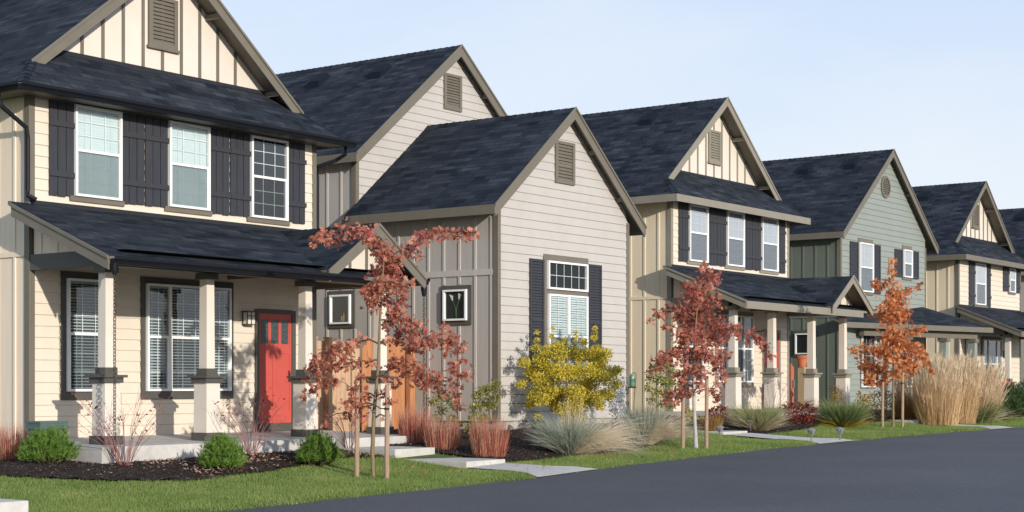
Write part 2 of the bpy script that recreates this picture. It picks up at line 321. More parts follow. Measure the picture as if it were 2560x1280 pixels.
# ------------------------------------------------------------------ house pieces
EXPO = .179
def lap(mb, ul, ur, z0, z1, m=0, t=.016):
    z = z0
    while z < z1-1e-4:
        zt = min(z+EXPO, z1)
        h = min(.0085, (zt-z)*.5); ti = t-.001
        mb.poly([(ul(z), t-.006, z), (ur(z), t-.006, z), (ur(z+h), ti, z+h), (ul(z+h), ti, z+h)], 1)  # painted shadow line: dark strip at the foot of each course
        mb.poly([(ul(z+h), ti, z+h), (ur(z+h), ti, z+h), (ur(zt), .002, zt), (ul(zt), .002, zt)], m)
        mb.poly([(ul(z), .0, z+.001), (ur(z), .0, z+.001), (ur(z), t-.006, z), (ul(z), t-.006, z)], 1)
        z = zt
def con(v): return lambda z: v
def window(parent, tf, x0, x1, z0, z1, split=None, cols=3, rows=(3, 3), blind=None, gl='glass', room='darkroom', trim=None, tm='taupe', fr=.040, mull=None, sill=None):
    """one sash window; trim=(left,right,top,bottom) widths; mull = list of mullion centres"""
    w = MB(tf); D = .088
    w.box(x0, x0+fr, 0, D, z0, z1); w.box(x1-fr, x1, 0, D, z0, z1)
    w.box(x0+fr, x1-fr, 0, D, z1-fr, z1); w.box(x0+fr, x1-fr, 0, D, z0, z0+fr)
    cells = []; xs = [x0+fr]+[v for c in (mull or []) for v in (c-fr*.75, c+fr*.75)]+[x1-fr]
    for c in (mull or []): w.box(c-fr*.75, c+fr*.75, 0, D-.002, z0+fr, z1-fr)
    for k in range(0, len(xs), 2): cells.append((xs[k], xs[k+1]))
    mw = .0055
    cs = cols if isinstance(cols, (list, tuple)) else [cols]*len(cells)
    for (a, b), cc in zip(cells, cs):
        parts = [(z0+fr, z1-fr, rows[0], 0)]
        if split and cc:
            w.box(a, b, .021, D-.012, split-.022, split+.022)
            parts = [(split+.022, z1-fr, rows[0], 0), (z0+fr, split-.022, rows[1], .014)]
            w.box(a, a+.022, .021, D-.018, z0+fr, split-.022); w.box(b-.022, b, .021, D-.018, z0+fr, split-.022)
        for (p, q, rr, dd) in parts:
            for c in range(1, abs(cc) or 1): xx = a+(b-a)*c/abs(cc); w.box(xx-mw, xx+mw, .049-dd, .0565-dd, p, q)
            for r in range(1, rr): zz = p+(q-p)*r/rr; w.box(a, b, .050-dd, .0555-dd, zz-mw, zz+mw)
    w.box(x0+fr*.5, x1-fr*.5, .001, .020, z0+fr*.5, z1-fr*.5, 1)
    W = w.build('window', ['white', room], parent)
    p = MB(tf)
    p.poly([(x0+fr, .058, (split or z0+fr)), (x1-fr, .058, (split or z0+fr)), (x1-fr, .058, z1-fr), (x0+fr, .058, z1-fr)])
    if split:
        p.poly([(x0+fr, .044, z0+fr), (x1-fr, .044, z0+fr), (x1-fr, .044, split), (x0+fr, .044, split)])
        for (a, b), cc in zip(cells, cs):
            if cc > 0: p.poly([(a, .069, z0+fr), (b, .069, z0+fr), (b, .069, split-.02), (a, .069, split-.02)], 1)
    p.build('pane', [gl, 'screen'], W)
    if blind:
        b = MB(tf); sp, wd, tilt, bot = blind; z = z1-fr-.03
        for (a, c) in cells:
            z = z1-fr-.02; b.box(a+.01, c-.01, .021, .04, z-.02, z+.015)
            zb = z0+fr+(z1-z0)*bot
            while z-sp > zb:
                z -= sp; dz = wd*math.sin(tilt)/2; dw = wd*math.cos(tilt)/2; e = RNG.normal(0, .0012)
                b.poly([(a+.012, .030-dw*.42, z+dz+e), (c-.012, .030-dw*.42, z+dz-e), (c-.012, .030+dw*.42, z-dz-e), (a+.012, .030+dw*.42, z-dz+e)])
            for q in (.2, .8): xx = a+(c-a)*q; b.box(xx-.004, xx+.004, .041, .0425, zb, z1-fr)
        b.build('blind', 'blind', W)
    if trim:
        l, r, t_, bt = trim; T = .034; q = MB(tf)
        if l: q.box(x0-l, x0, 0, T, z0-bt, z1+t_)
        if r: q.box(x1, x1+r, 0, T, z0-bt, z1+t_)
        if t_: q.box(x0, x1, 0, T+.003, z1, z1+t_)
        if bt: q.box(x0, x1, 0, T+.003, z0-bt, z0)
        q.build('window_trim', tm, W)
    if sill:
        MB(tf).box(x0-sill[0], x1+sill[0], 0, .05, z0-sill[1], z0-.002).build('sill', tm, W)
    return W
def shutter_board(parent, tf, x0, x1, z0, z1):
    b = MB(tf); n = 3; w = (x1-x0)/n
    for k in range(n):
        e = RNG.uniform(-.012, .012); b.box(x0+k*w+.007, x0+(k+1)*w-.007, .018, .042+RNG.uniform(0, .003), z0+e, z1)
    for zz in (z0+(z1-z0)*.20, z0+(z1-z0)*.735): b.box(x0+.002, x1+.012, .040, .068, zz, zz+.085)
    return b.build('shutter', 'slate', parent)
def shutter_louver(parent, tf, x0, x1, z0, z1, nsec=2):
    b = MB(tf); f = .055
    b.box(x0, x0+f, .018, .05, z0, z1); b.box(x1-f, x1, .018, .05, z0, z1)
    hs = (z1-z0-f*(nsec+1))/nsec
    for k in range(nsec+1): zz = z0+k*(hs+f); b.box(x0+f, x1-f, .018, .049, zz, zz+f)
    for k in range(nsec):
        a = z0+f+k*(hs+f); n = max(3, int(hs/.058))
        for j in range(n):
            zz = a+hs*j/n; b.poly([(x0+f, .046, zz), (x1-f, .046, zz), (x1-f, .020, zz+hs/n*1.1), (x0+f, .020, zz+hs/n*1.1)])
            b.poly([(x0+f, .046, zz), (x1-f, .046, zz), (x1-f, .020, zz-.004), (x0+f, .020, zz-.004)])
    return b.build('shutter', 'slate', parent)
def gable_vent(parent, tf, x0, x1, z0, z1, mat='taupe', foot=.03):
    b = MB(tf); f = .085; D = .05
    b.box(x0, x0+f, 0, D, z0, z1); b.box(x1-f, x1, 0, D, z0, z1); b.box(x0+f, x1-f, 0, D-.002, z1-f*.7, z1); b.box(x0+f, x1-f, 0, D-.002, z0, z0+f*.8)
    if foot: b.box(x0-foot, x1+foot, 0, D+.02, z0-.05, z0-.002)
    n = 11; a, c = z0+f*.8, z1-f*.7
    for j in range(n):
        zz = a+(c-a)*j/n; h = (c-a)/n
        b.poly([(x0+f, .044, zz), (x1-f, .044, zz), (x1-f, .008, zz+h), (x0+f, .008, zz+h)])
        b.poly([(x0+f, .044, zz), (x1-f, .044, zz), (x1-f, .002, zz-.004), (x0+f, .002, zz-.004)])
    return b.build('gable_vent', mat, parent)
def gable_roof(parent, x0, x1, y0, y1, ze, slope, barge='taupe', fascia_h=.2, sides=(1, 1), t=.07, hip=None, vents=(), name='roof', soffit='taupe', bh=.2, blocks=(), caps=True):
    """two slopes with a ridge along Y. hip=(yfront): the slopes run forward to a hipped skirt whose eave is at yfront"""
    xc = (x0+x1)/2; zr_ = ze+slope*(xc-x0); r = MB()
    tips = {}
    for sgn, xe in ((1, x0), (-1, x1)):
        if hip is None: pts = [(xe, y0, ze), (xc, y0, zr_), (xc, y1, zr_), (xe, y1, ze)]; tip = (xe, y0, ze)
        else:
            d = y0-hip; tip = (xe+sgn*d, y0, ze+slope*d); pts = [(xe, hip, ze), tip, (xc, y0, zr_), (xc, y1, zr_), (xe, y1, ze)]
        r.slab(pts, t); tips[sgn] = tip
    if hip is not None:
        d = y0-hip; d2 = d+.4
        r.slab([(x0, hip, ze), (x1, hip, ze), (x1-d, y0, ze+slope*d), (x1-d2, y0+.4, ze+slope*d2), (x0+d2, y0+.4, ze+slope*d2), (x0+d, y0, ze+slope*d)], t)
    R = r.build(name, ['roof', soffit], parent)
    if caps:
        c = MB()
        y = y0-.01
        while y < y1:
            a = .15; c.poly([(xc-a, y, zr_-slope*a+.012), (xc, y, zr_+.02), (xc, y+.2, zr_+.008), (xc-a, y+.2, zr_-slope*a+.004)], 0, [(y, .01), (y, .1), (y+.2, .1), (y+.2, .01)])
            c.poly([(xc+a, y, zr_-slope*a+.012), (xc, y, zr_+.02), (xc, y+.2, zr_+.008), (xc+a, y+.2, zr_-slope*a+.004)], 0, [(y, .31), (y, .4), (y+.2, .4), (y+.2, .31)])
            y += .19
        c.build('ridge_cap', 'roof', R)
        if hip is not None:
            for sgn, xe in ((1, x0), (-1, x1)):
                n = 6; d = y0-hip-.03; c = MB()
                for k in range(n):
                    s0 = d*k/n; s1 = min(d, d*(k+1.15)/n); L = .13
                    p = lambda s_, dx, dy, up: (xe+sgn*(s_+dx), hip+s_+dy, ze+slope*(s_+min(dx, dy))+up)
                    c.poly([p(s0, 0, 0, .03), p(s0, L, 0, .016), p(s1, L, 0, .008), p(s1, 0, 0, .014)], 0, [(k*.5, .2), (k*.5, .3), (k*.5+.3, .3), (k*.5+.3, .2)])
                    c.poly([p(s0, 0, 0, .03), p(s0, 0, L, .016), p(s1, 0, L, .008), p(s1, 0, 0, .014)], 0, [(k*.5, .3), (k*.5, .4), (k*.5+.3, .4), (k*.5+.3, .3)])
                c.build('hip_cap', 'roof', R)
    # bargeboards
    for sgn in (1, -1):
        tx, ty, tz = tips[sgn]; b = MB()
        b.hexa([(tx, y0-.035, tz-.02), (xc, y0-.035, zr_-.02), (xc, y0-.035, zr_-.02-bh*1.22), (tx, y0-.035, tz-.02-bh*1.22)],
               [(tx, y0-.002, tz-.02), (xc, y0-.002, zr_-.02), (xc, y0-.002, zr_-.02-bh*1.22), (tx, y0-.002, tz-.02-bh*1.22)])
        b.hexa([(tx-sgn*.03, y0-.06, tz+.003), (xc, y0-.06, zr_+.027), (xc, y0-.06, zr_-.028), (tx-sgn*.03, y0-.06, tz-.052)],
               [(tx-sgn*.03, y0-.036, tz+.003), (xc, y0-.036, zr_+.027), (xc, y0-.036, zr_-.028), (tx-sgn*.03, y0-.036, tz-.052)])
        b.build('bargeboard', barge, parent)
        for (q, yb) in blocks:
            if sgn == -1:
                xx = xc+(x1-xc)*q; zz = ze+slope*(x1-xx); MB().box(xx-.03, xx+.03, y0+.01, yb, zz-.20, zz-.105).build('rafter_block', barge, parent)
    for k, (sgn, xe) in enumerate(((1, x0), (-1, x1))):
        if sides[k]:
            yy = (hip if hip is not None else y0)
            MB().box(min(xe, xe-sgn*.03), max(xe, xe-sgn*.03), yy-(.03 if hip is not None else .036), y1, ze-fascia_h, ze-.006).build('fascia', barge, parent)
    if hip is not None: MB().box(x0, x1, hip-.03, hip-.0005, ze-fascia_h, ze-.006).build('fascia', barge, parent)
    for (vy, dz) in vents:
        xx = xc-dz/slope; zz = zr_-dz; v = MB()
        v.hexa([(xx-.30, vy-.2, zz-.30*slope-.02), (xx-.30, vy+.2, zz-.30*slope-.02), (xx+.14, vy+.2, zz+.14*slope-.02), (xx+.14, vy-.2, zz+.14*slope-.02)],
               [(xx-.26, vy-.18, zz-.30*slope+.17), (xx-.26, vy+.18, zz-.30*slope+.17), (xx+.06, vy+.16, zz+.12*slope+.07), (xx+.06, vy-.16, zz+.12*slope+.07)])
        v.build('roof_vent', 'ventblack', R)
    return xc, zr_, R
def bb_wall(parent, tf, poly, battens, top, bot, mats, bands=(), name='side_wall', bw=.026, bt=.02):
    """board and batten wall: flat sheet polygon (u,z) + battens; top(u)/bot(u) give batten ends"""
    b = MB(tf); b.poly([(u, 0, z) for u, z in poly])
    for u in battens: b.box(u-bw, u+bw, .0, bt, bot(u), top(u), 1)
    for (u0, u1, z0, z1) in bands: b.box(u0, u1, 0, bt+.004, z0, z1, 1)
    return b.build(name, mats, parent)
def column(parent, x, y, zb, dz, light, dark, top=1.68, slim=.085):
    """tapered post on a square pier"""
    z = lambda v: v+dz
    c = MB().taper(x, y, zb+.13, z(.02), .15, .145).build('column', light, parent)
    MB().taper(x, y, zb, zb+.13, .178, .178).build('column_base', dark, c)
    k = MB(); k.taper(x, y, z(.018), z(.098), .18, .18); k.taper(x, y, z(.098), z(.138), .225, .225); k.taper(x, y, z(.138), z(.25), .118, .118)
    k.build('pier_cap', dark, c)
    MB().taper(x, y, z(.25), z(top), slim+.004, slim-.004).build('post', light, c)
    MB().taper(x, y, z(top), z(top+.10), .13, .13).build('capital', dark, c)
    return c
def chain(parent, x, y, ztop, zbot, name='rain_chain', mat='bronze', s=.066):
    c = MB(); z = ztop; k = 0
    c.lathe(x, y, [(.03, z), (.045, z+.06), (.06, z+.17)], 10, 1)
    while z > zbot:
        c.torus((x, y, z-s*.5), s*.34, s*.105, (1, 0, 0) if k % 2 else (.1, 1, 0), 8, 4, 0, 1.75); z -= s*.78; k += 1
    return c.build(name, [mat, 'gutter'], parent)
def gutter_run(parent, a, b, z, name='gutter'):
    """open K-style gutter along the line a-b (x,y), top at z"""
    A, B = Vector((*a, 0)), Vector((*b, 0)); d = (B-A).normalized(); o = Vector((d.y, -d.x, 0))
    prof = [(0, -.12), (.065, -.12), (.085, -.075), (.115, -.045), (.115, 0), (.10, 0), (.10, -.04), (.0, -.04)]
    m = MB(); q0 = [(A+o*u+Vector((0, 0, z+h))) for u, h in prof]; q1 = [(B+o*u+Vector((0, 0, z+h))) for u, h in prof]
    m.hexa([tuple(p) for p in q0], [tuple(p) for p in q1]); return m.build(name, 'gutter', parent)
def lamp(parent, tf, u, z):
    l = MB(tf); l.box(u-.06, u+.06, 0, .02, z-.13, z+.12); l.box(u-.125, u+.125, .015, .17, z+.10, z+.125)
    for a in (-.105, .093):
        for w in (.03, .148): l.box(u+a, u+a+.012, w, w+.012, z-.11, z+.10)
    l.box(u-.006, u+.006, .150, .161, z-.11, z+.1); l.box(u-.1, u+.1, .150, .160, z+.03, z+.042); l.box(u-.11, u+.11, .025, .165, z-.125, z-.11)
    L = l.build('wall_lamp', 'bronze', parent); MB(tf).box(u-.092, u+.092, .034, .148, z-.108, z+.098).build('lamp_shade', 'lampglass', L)

HOUSES = 'houses standing in a row along the street'
# ------------------------------------------------------------------ cream house type (front gable over a hipped skirt, shuttered windows, porch)
def cream_house(x0, W, dz, label, black_gutter, wins, blinds, zslab, detail=2, trim='taupe', porch_wins=True, gwin='glass', door=True, tan='tan'):
    k = W/6.5
    X = lambda x: x0+(x-15.9)*k
    Z = lambda z: z+dz
    x1 = x0+W; Yf = 21.1; YB = 31.5
    root = thing('house', (x0, Yf, g(x0, Yf)), label, 'house', HOUSES)
    tf = FRONT(Yf); tl = LEFT(x0)
    zb = zslab-.01; zt = Z(4.52)
    # front wall
    w = MB(tf); lap(w, con(x0+.08), con(x1-.08), zb, zt); w.poly([(x0, -.003, zb-.5), (x1, -.003, zb-.5), (x1, -.003, zt+.2), (x0, -.003, zt+.2)])
    w.build('front_wall', ['cream', 'cream_shade'], root)
    r = MB(RIGHT(x1)); r.poly([(Yf, 0, zb-.5), (YB, 0, zb-.5), (YB, 0, zt+.25), (Yf, 0, zt+.25)]); r.build('side_wall', 'tan', root)
    # left wall, board and batten with a belly band
    bt = [Yf+.42*i+.36 for i in range(24)]
    bb_wall(root, tl, [(Yf, zb-.5), (YB, zb-.5), (YB, zt+.25), (Yf, zt+.25)], bt, con(zt), con(zb-.3), [tan, tan], [(Yf+.1, YB, Z(2.01), Z(2.09))])
    ct = MB(); ct.box(x0-.022, x0+.09, Yf-.022, Yf, zb-.4, zt); ct.box(x0-.022, x0, Yf+.0, Yf+.10, zb-.4, zt); ct.build('corner_trim', trim, root)
    ct = MB(); ct.box(x1-.09, x1+.02, Yf-.022, Yf, zb, zt); ct.box(x1, x1+.02, Yf, Yf+.10, zb-.4, zt); ct.build('corner_trim', trim, root)
    # main roof
    e0, e1 = x0-.45, x1+.45; ze = Z(4.63); sl = .80
    xc, zrid, R = gable_roof(root, e0, e1, 21.3, YB+.3, ze, sl, barge=trim, hip=20.66, fascia_h=(.11 if black_gutter else .19), vents=((23.4, .42), (25.6, .42)), bh=.165, blocks=((.28, 21.69), (.68, 21.69)))
    s_ = MB(); s_.poly([(e0, 20.66, ze-.10), (e1, 20.66, ze-.10), (e1, Yf, ze-.10), (e0, Yf, ze-.10)]); s_.poly([(e0, Yf, ze-.101), (x0, Yf, ze-.101), (x0, YB, ze-.101), (e0, YB, ze-.101)]); s_.build('soffit', trim, root)
    # gable wall above the skirt
    Yg = 21.7; tg = FRONT(Yg); gz = Z(5.36); zu = lambda u: ze+sl*min(u-e0, e1-u)-.05
    gx = [xc+(i-4)*.437*k for i in range(9)]
    gw = MB(tg); hb = (gz-ze)/sl; gw.poly([(e0+hb, 0, gz), (e1-hb, 0, gz), (xc, 0, zrid-.04)])
    for u in gx: gw.box(u-.03, u+.03, 0, .02, gz, zu(u)-.02, 1)
    gw.build('gable_wall', ['cream_gable', trim], root)
    MB(tg).box(e0+hb+.15, e1-hb-.15, .0, .03, Z(5.43), Z(5.50)).build('flashing', 'roofedge', root)
    gable_vent(root, tg, xc-.33, xc+.33, Z(5.90), Z(6.78), trim)
    # gutters
    if black_gutter:
        gutter_run(root, (e0-.115, 20.63), (e1+.1, 20.63), ze-.005); gutter_run(root, (e0-.032, YB), (e0-.032, 20.60), ze-.005)
        d = MB(); d.tube([(e0-.09, 21.15, ze-.1), (e0-.09, 21.15, ze-.22), (e0-.04, 21.13, ze-.33), (x0-.09, 21.05, ze-.62), (x0-.06, 21.06, ze-.78), (x0-.06, 21.06, Z(3.05)), (x0-.08, 21.03, Z(2.95)), (x0+.02, 20.95, Z(2.885))], .038, 8)
        d.build('downspout', 'gutter', root)
        d = MB(); d.tube([(e1+.02, 20.75, ze-.1), (e1+.02, 20.75, ze-.25), (e1-.04, 20.95, ze-.36), (x1+.06, 21.08, ze-.5), (x1+.06, 21.1, ze-.7), (x1+.06, 21.1, Z(2.9))], .038, 8)
        d.build('downspout', 'gutter', root)
    # upper windows and shutters
    for i, (a, b, z0, z1, kind) in enumerate(wins):
        window(root, tf, a, b, z0, z1, (z0+z1)/2+.01, 3 if kind != 'small' else 2, (3, 3) if kind != 'small' else (2, 2), blinds[i], gwin, 'curtain' if detail < 2 else 'darkroom', sill=(.075, .085), tm=trim)
    # porch roof
    zp, ys = Z(2.84), 18.72; zpe = Z(1.875); pl = x0-.4; pr = X(22.55); psl = (zp-zpe)/(Yf-ys)
    p = MB(); p.slab([(pl, ys, zpe), (pr, ys, zpe), (pr, Yf-.001, zp), (pl, Yf-.001, zp)], .06); p.build('porch_roof', ['roof', trim], root)
    MB(tf).box(pl+.4, x1, .0, .03, zp-.02, zp+.055).build('flashing', 'roofedge', root)
    b = MB(); b.hexa([(pl, ys-.02, zpe-.01), (pl, Yf-.12, zp-.06), (pl, Yf-.12, zp-.25), (pl, ys-.02, zpe-.2)], [(pl-.03, ys-.02, zpe-.01), (pl-.03, Yf-.12, zp-.06), (pl-.03, Yf-.12, zp-.25), (pl-.03, ys-.02, zpe-.2)])
    b.hexa([(pl-.031, ys-.03, zpe+.012), (pl-.031, Yf-.1, zp-.035), (pl-.031, Yf-.1, zp-.085), (pl-.031, ys-.03, zpe-.04)], [(pl-.055, ys-.03, zpe+.012), (pl-.055, Yf-.1, zp-.035), (pl-.055, Yf-.1, zp-.085), (pl-.055, ys-.03, zpe-.04)])
    b.build('bargeboard', trim, root)
    xg = X(21.40); hw = 1.27*k; zga = Z(2.80); zge = Z(1.93)
    fend = X(20.98) if black_gutter else X(22.2)
    MB().box(pl, fend, ys-.03, ys-.0005, zpe-(.115 if black_gutter else .19), zpe-.008).build('fascia', trim, root)
    if black_gutter: gutter_run(root, (pl, ys-.031), (X(20.98), ys-.031), zpe-.002)
    # entry gable over the porch
    esl = (zga-zge)/hw
    gable_roof(root, xg-hw, xg+hw, 18.66, Yf-.002, zge, esl, barge=trim, sides=(0, 1), name='porch_roof', bh=.15, caps=detail > 1, fascia_h=.14)
    ge = 19.12; e_ = MB(FRONT(ge)); zz = Z(2.03); hh = (zga-.06-zz)/esl
    e_.poly([(xg-hh, 0, zz), (xg+hh, 0, zz), (xg, 0, zga-.06)])
    for q in (-.66, -.22, .22, .66):
        if abs(q) < hh-.05: e_.box(xg+q-.03, xg+q+.03, 0, .018, zz, zga-.09-esl*abs(q), 1)
    e_.build('gable_wall', ['cream_gable', trim], root)
    # beams
    yc = 19.33; bz0, bz1 = Z(1.785), Z(2.03); bm = 'umber' if black_gutter else trim
    B = MB(); B.box(x0-.01, x0+.12, yc-.0, Yf-.03, bz0, bz1); B.box(x0-.01, X(20.3), yc-.09, yc+.09, bz0, bz1-.03); B.build('porch_beam', bm, root)
    MB().box(X(20.3), X(22.35), yc-.20, yc+.09, bz0, bz1-.004).build('porch_beam', trim, root)
    MB().box(X(22.25), X(22.37), yc+.10, Yf-.03, bz0, bz1).build('porch_beam', trim, root)
    tri = MB(LEFT(x0+.05)); zq = lambda y: zpe+psl*(y-ys)-.07
    ya = ys+(bz1+.07-zpe)/psl
    tri.poly([(ya, 0, bz1), (Yf-.05, 0, bz1), (Yf-.05, 0, zq(Yf-.05))])
    for q in range(1, 5): yy = ya+(Yf-ya)*q/4.6; tri.box(yy-.018, yy+.018, 0, .014, bz1, zq(yy)) if zq(yy) > bz1+.03 else None
    tri.build('porch_gable', tan, root)
    MB().poly([(pl+.4, ys+.1, bz1-.02), (X(22.3), ys+.1, bz1-.02), (X(22.3), Yf, bz1-.02), (pl+.4, Yf, bz1-.02)]).build('porch_ceiling', trim, root)
    # columns
    dk = 'umber' if black_gutter else trim
    for xx, yy in ((15.96, yc), (18.0, yc), (20.28, yc), (22.24, yc)): column(root, X(xx), yy, zslab-.045, dz, 'cream_gable', dk)
    # slab
    s = MB(); sx = x0-.5; s.hexa([(sx, 18.75, zslab-.9), (X(22.4), 18.75, zslab-.9), (X(22.4), Yf, zslab-.9), (sx, Yf, zslab-.9)], [(sx, 18.75, zslab-.06), (X(22.4), 18.75, zslab-.06), (X(22.4), Yf, zslab), (sx, Yf, zslab)])
    s.build('porch_slab', 'conc', root)
    # porch windows and door
    pw = ((.045, .018, .03, .03) if True else None)
    pb = (.050, .041, .42, .0) if detail > 1 else None
    tw = .095
    window(root, tf, X(16.59), X(17.46), Z(-.12), Z(1.70), Z(.81), 3, (3, 3), pb, 'glass', trim=(tw, tw, .11, .14), tm='umber' if detail > 1 else trim)
    window(root, tf, X(18.23), X(20.16), Z(-.12), Z(1.70), Z(.80), (-2, 3, -2), (3, 3), pb, 'glass', trim=(tw, tw, .11, .14), tm='umber' if detail > 1 else trim, mull=(X(18.74), X(19.64)))
    lamp(root, tf, X(20.58), Z(1.19))
    if not door: return root, X, Z
    d0, d1 = X(20.87), X(21.72)
    D = MB(tf); D.box(d0, d1, .004, .03, Z(-.72), Z(1.29))
    dm = D.build('door', 'red', root)
    q = MB(tf)
    for i in range(3): a = d0+.06+i*.262*(d1-d0)/.85; q.box(a, a+.19*(d1-d0)/.85, .028, .033, Z(.74), Z(1.18))
    q.build('door_pane', 'litglass', dm)
    q = MB(tf); mid = (d0+d1)/2
    for (a, b_, c_, e2) in ((d0, d1, Z(1.20), Z(1.29)), (d0, d1, Z(.56), Z(.72)), (d0, d1, Z(-.72), Z(-.50)), (d0, d0+.05, Z(-.72), Z(1.29)), (d1-.05, d1, Z(-.72), Z(1.29)), (mid-.06, mid+.06, Z(-.50), Z(.56))):
        q.box(a, b_, .03, .0385+RNG.uniform(0, .0015), c_, e2)
    for i in (1, 2): a = d0+.06+i*.262*(d1-d0)/.85; q.box(a-.07, a, .03, .038, Z(.72), Z(1.2))
    q.build('door_panel', 'red', dm)
    hd = MB(tf); hd.box(d1-.075, d1-.045, .04, .055, Z(.05), Z(.25)); hd.tube([(d1-.06, .05, Z(.2)), (d1-.06, .10, Z(.18)), (d1-.06, .10, Z(.06)), (d1-.06, .05, Z(.05))], .011, 6); hd.build('handle', 'bronze', dm)
    fm = MB(tf); fm.box(d0-.075, d0, 0, .06, Z(-.85), Z(1.36)); fm.box(d1, d1+.10, 0, .06, Z(-.85), Z(1.36)); fm.box(d0, d1, 0, .063, Z(1.29), Z(1.37)); fm.box(d0, d1, 0, .07, Z(-.86), Z(-.725)); fm.build('door_frame', 'umber' if detail > 1 else trim, root)
    return root, X, Z

# house 1
bl_up = (.046, .054, 1.22, 0.0)
h1w = [(16.735, 17.69, 3.035, 4.505, ''), (18.725, 19.655, 3.04, 4.505, ''), (20.665, 21.6, 3.02, 4.495, '')]
H1, X1, Z1 = cream_house(15.9, 6.5, 0, 'largest cream house at the left with black gutters and a red door', True, h1w, [bl_up, bl_up, None], -.865, tan='tan1')
t1 = FRONT(21.1)
for a, b in ((16.25, 16.74), (17.70, 18.20), (18.215, 18.715), (19.665, 20.15), (20.17, 20.655), (21.605, 22.09)): shutter_board(H1, t1, a, b, 3.01, 4.515)
chain(H1, 15.56, 18.66, 1.60, -1.02)
chain(H1, 22.75, 18.72, 1.60, -1.05)
gutter_run(H1, (22.72, 18.64), (22.72, 21.0), 1.93)
# house 4
o4 = 19.65; k4 = 6.62/6.5
h4w = [(36.42-.02, 37.37, 3.2, 4.675, ''), (38.42, 39.38, 3.2, 4.68, ''), (40.43, 41.40, 3.19, 4.69, '')]
H4, X4, Z4 = cream_house(35.55, 6.62, .165, 'smaller cream house between the gray and sage houses, three shuttered windows upstairs', False, h4w, [None, None, None], -.70, detail=1, trim='taupe2', gwin='glass_sky')
t4 = FRONT(21.1)
for a, b in ((35.9, 36.39), (37.38, 37.89), (37.9, 38.41), (39.39, 39.90), (39.91, 40.42), (41.41, 41.9)): shutter_board(H4, t4, a, b, 3.16, 4.70)
# house 6
h6w = [(57.02, 58.03, 2.89, 4.40, ''), (60.6, 61.23, 3.5, 4.41, 'small')]
H6, X6, Z6 = cream_house(55.45, 6.5, -.06, 'cream house at the right edge with one tall and one small shuttered window', False, h6w, [None, None], -.80, detail=1, trim='taupe', gwin='glass_sky', door=False)
t6 = FRONT(21.1)
for a, b, c, d in ((56.42, 57.0, 2.85, 4.42), (58.05, 58.62, 2.85, 4.42), (59.97, 60.58, 3.5, 4.43), (61.25, 61.82, 3.5, 4.43)): shutter_board(H6, t6, a, b, c, d)

# ------------------------------------------------------------------ gray house
GR = thing('house', (25.78, 19.3, g(25.8, 19.3)), 'gray house with a one-storey pale gabled wing in front of a taller gable', 'house', HOUSES)
zb = -.75
xc, za, _ = gable_roof(GR, 25.39, 31.01, 19.1, 23.1, 3.55, .811, barge='taupe', bh=.18, fascia_h=.19, blocks=((.3, 19.28), (.7, 19.28)))
tw_ = FRONT(19.3)
zul = lambda z: max(25.83, 25.39+(z-3.50)/.811); zur = lambda z: min(30.57, 31.01-(z-3.50)/.811)
w = MB(tw_); lap(w, zul, zur, zb, 5.74); w.poly([(25.78, -.003, zb), (30.65, -.003, zb), (30.65, -.003, 3.62), (28.2, -.003, 5.72), (25.78, -.003, 3.62)]); w.build('front_wall', ['lightgray', 'lightgray_shade'], GR)
ct = MB(); ct.box(25.75, 25.85, 19.278, 19.3, zb, 3.6); ct.box(25.752, 25.78, 19.3, 19.40, zb, 3.45); ct.build('corner_trim', 'taupe', GR); ct = MB(); ct.box(30.56, 30.672, 19.278, 19.3, zb, 3.6); ct.build('corner_trim', 'taupe', GR)
MB().box(25.84, 30.64, 19.33, 33, -1.4, zb+.001).build('foundation', 'fdn', GR)
MB(RIGHT(30.65)).poly([(19.3, 0, zb), (23.1, 0, zb), (23.1, 0, 3.5), (19.3, 0, 3.5)]).build('side_wall', 'lightgray', GR)
bs = [19.46+.405*i for i in range(34)]
zt_ = lambda u: 3.36 if u < 23.1 else 4.74
bw_ = MB(LEFT(25.78)); bw_.poly([(19.3, 0, zb), (33, 0, zb), (33, 0, 4.8), (23.1, 0, 4.8), (23.1, 0, 3.42), (19.3, 0, 3.42)])
for u in bs:
    sp = [(zb, 2.19), (2.31, zt_(u))]
    for (wa, wb) in ((19.93, 20.77), (23.08, 23.90)):
        if wa < u < wb: sp = [(zb, 1.18), (2.025, 2.19), (2.31, zt_(u))]
    for (p, q) in sp: bw_.box(u-.026, u+.026, 0, .02, p, q, 1)
bw_.box(19.4, 33, 0, .026, 2.19, 2.31, 1); bw_.build('side_wall', ['darkgray', 'darkgray_b'], GR)
gable_vent(GR, tw_, 27.75, 28.47, 4.23, 5.12, 'taupe', 0)
W1 = window(GR, tw_, 27.44, 28.92, 1.98, 2.57, None, 5, (2, 2), None, 'glass_dark', trim=(.105, .075, .135, .10), tm='taupe')
window(GR, tw_, 27.46, 28.92, .12, 1.88, 1.0, (2, 2), (4, 4), (.05, .056, .75, .0), 'glass', trim=(.12, .075, 0, .12), tm='taupe', mull=(28.20,))
shutter_louver(GR, tw_, 26.83, 27.33, .05, 2.58, 2); shutter_louver(GR, tw_, 29.0, 29.51, .05, 2.59, 2)
tg_ = LEFT(25.78)
for (a, b) in ((20.05, 20.65), (23.2, 23.79)): window(GR, tg_, a, b, 1.29, 1.92, None, 1, (1, 1), None, 'glass_dark', trim=(.09, .09, .085, .09), tm='umber', fr=.038)
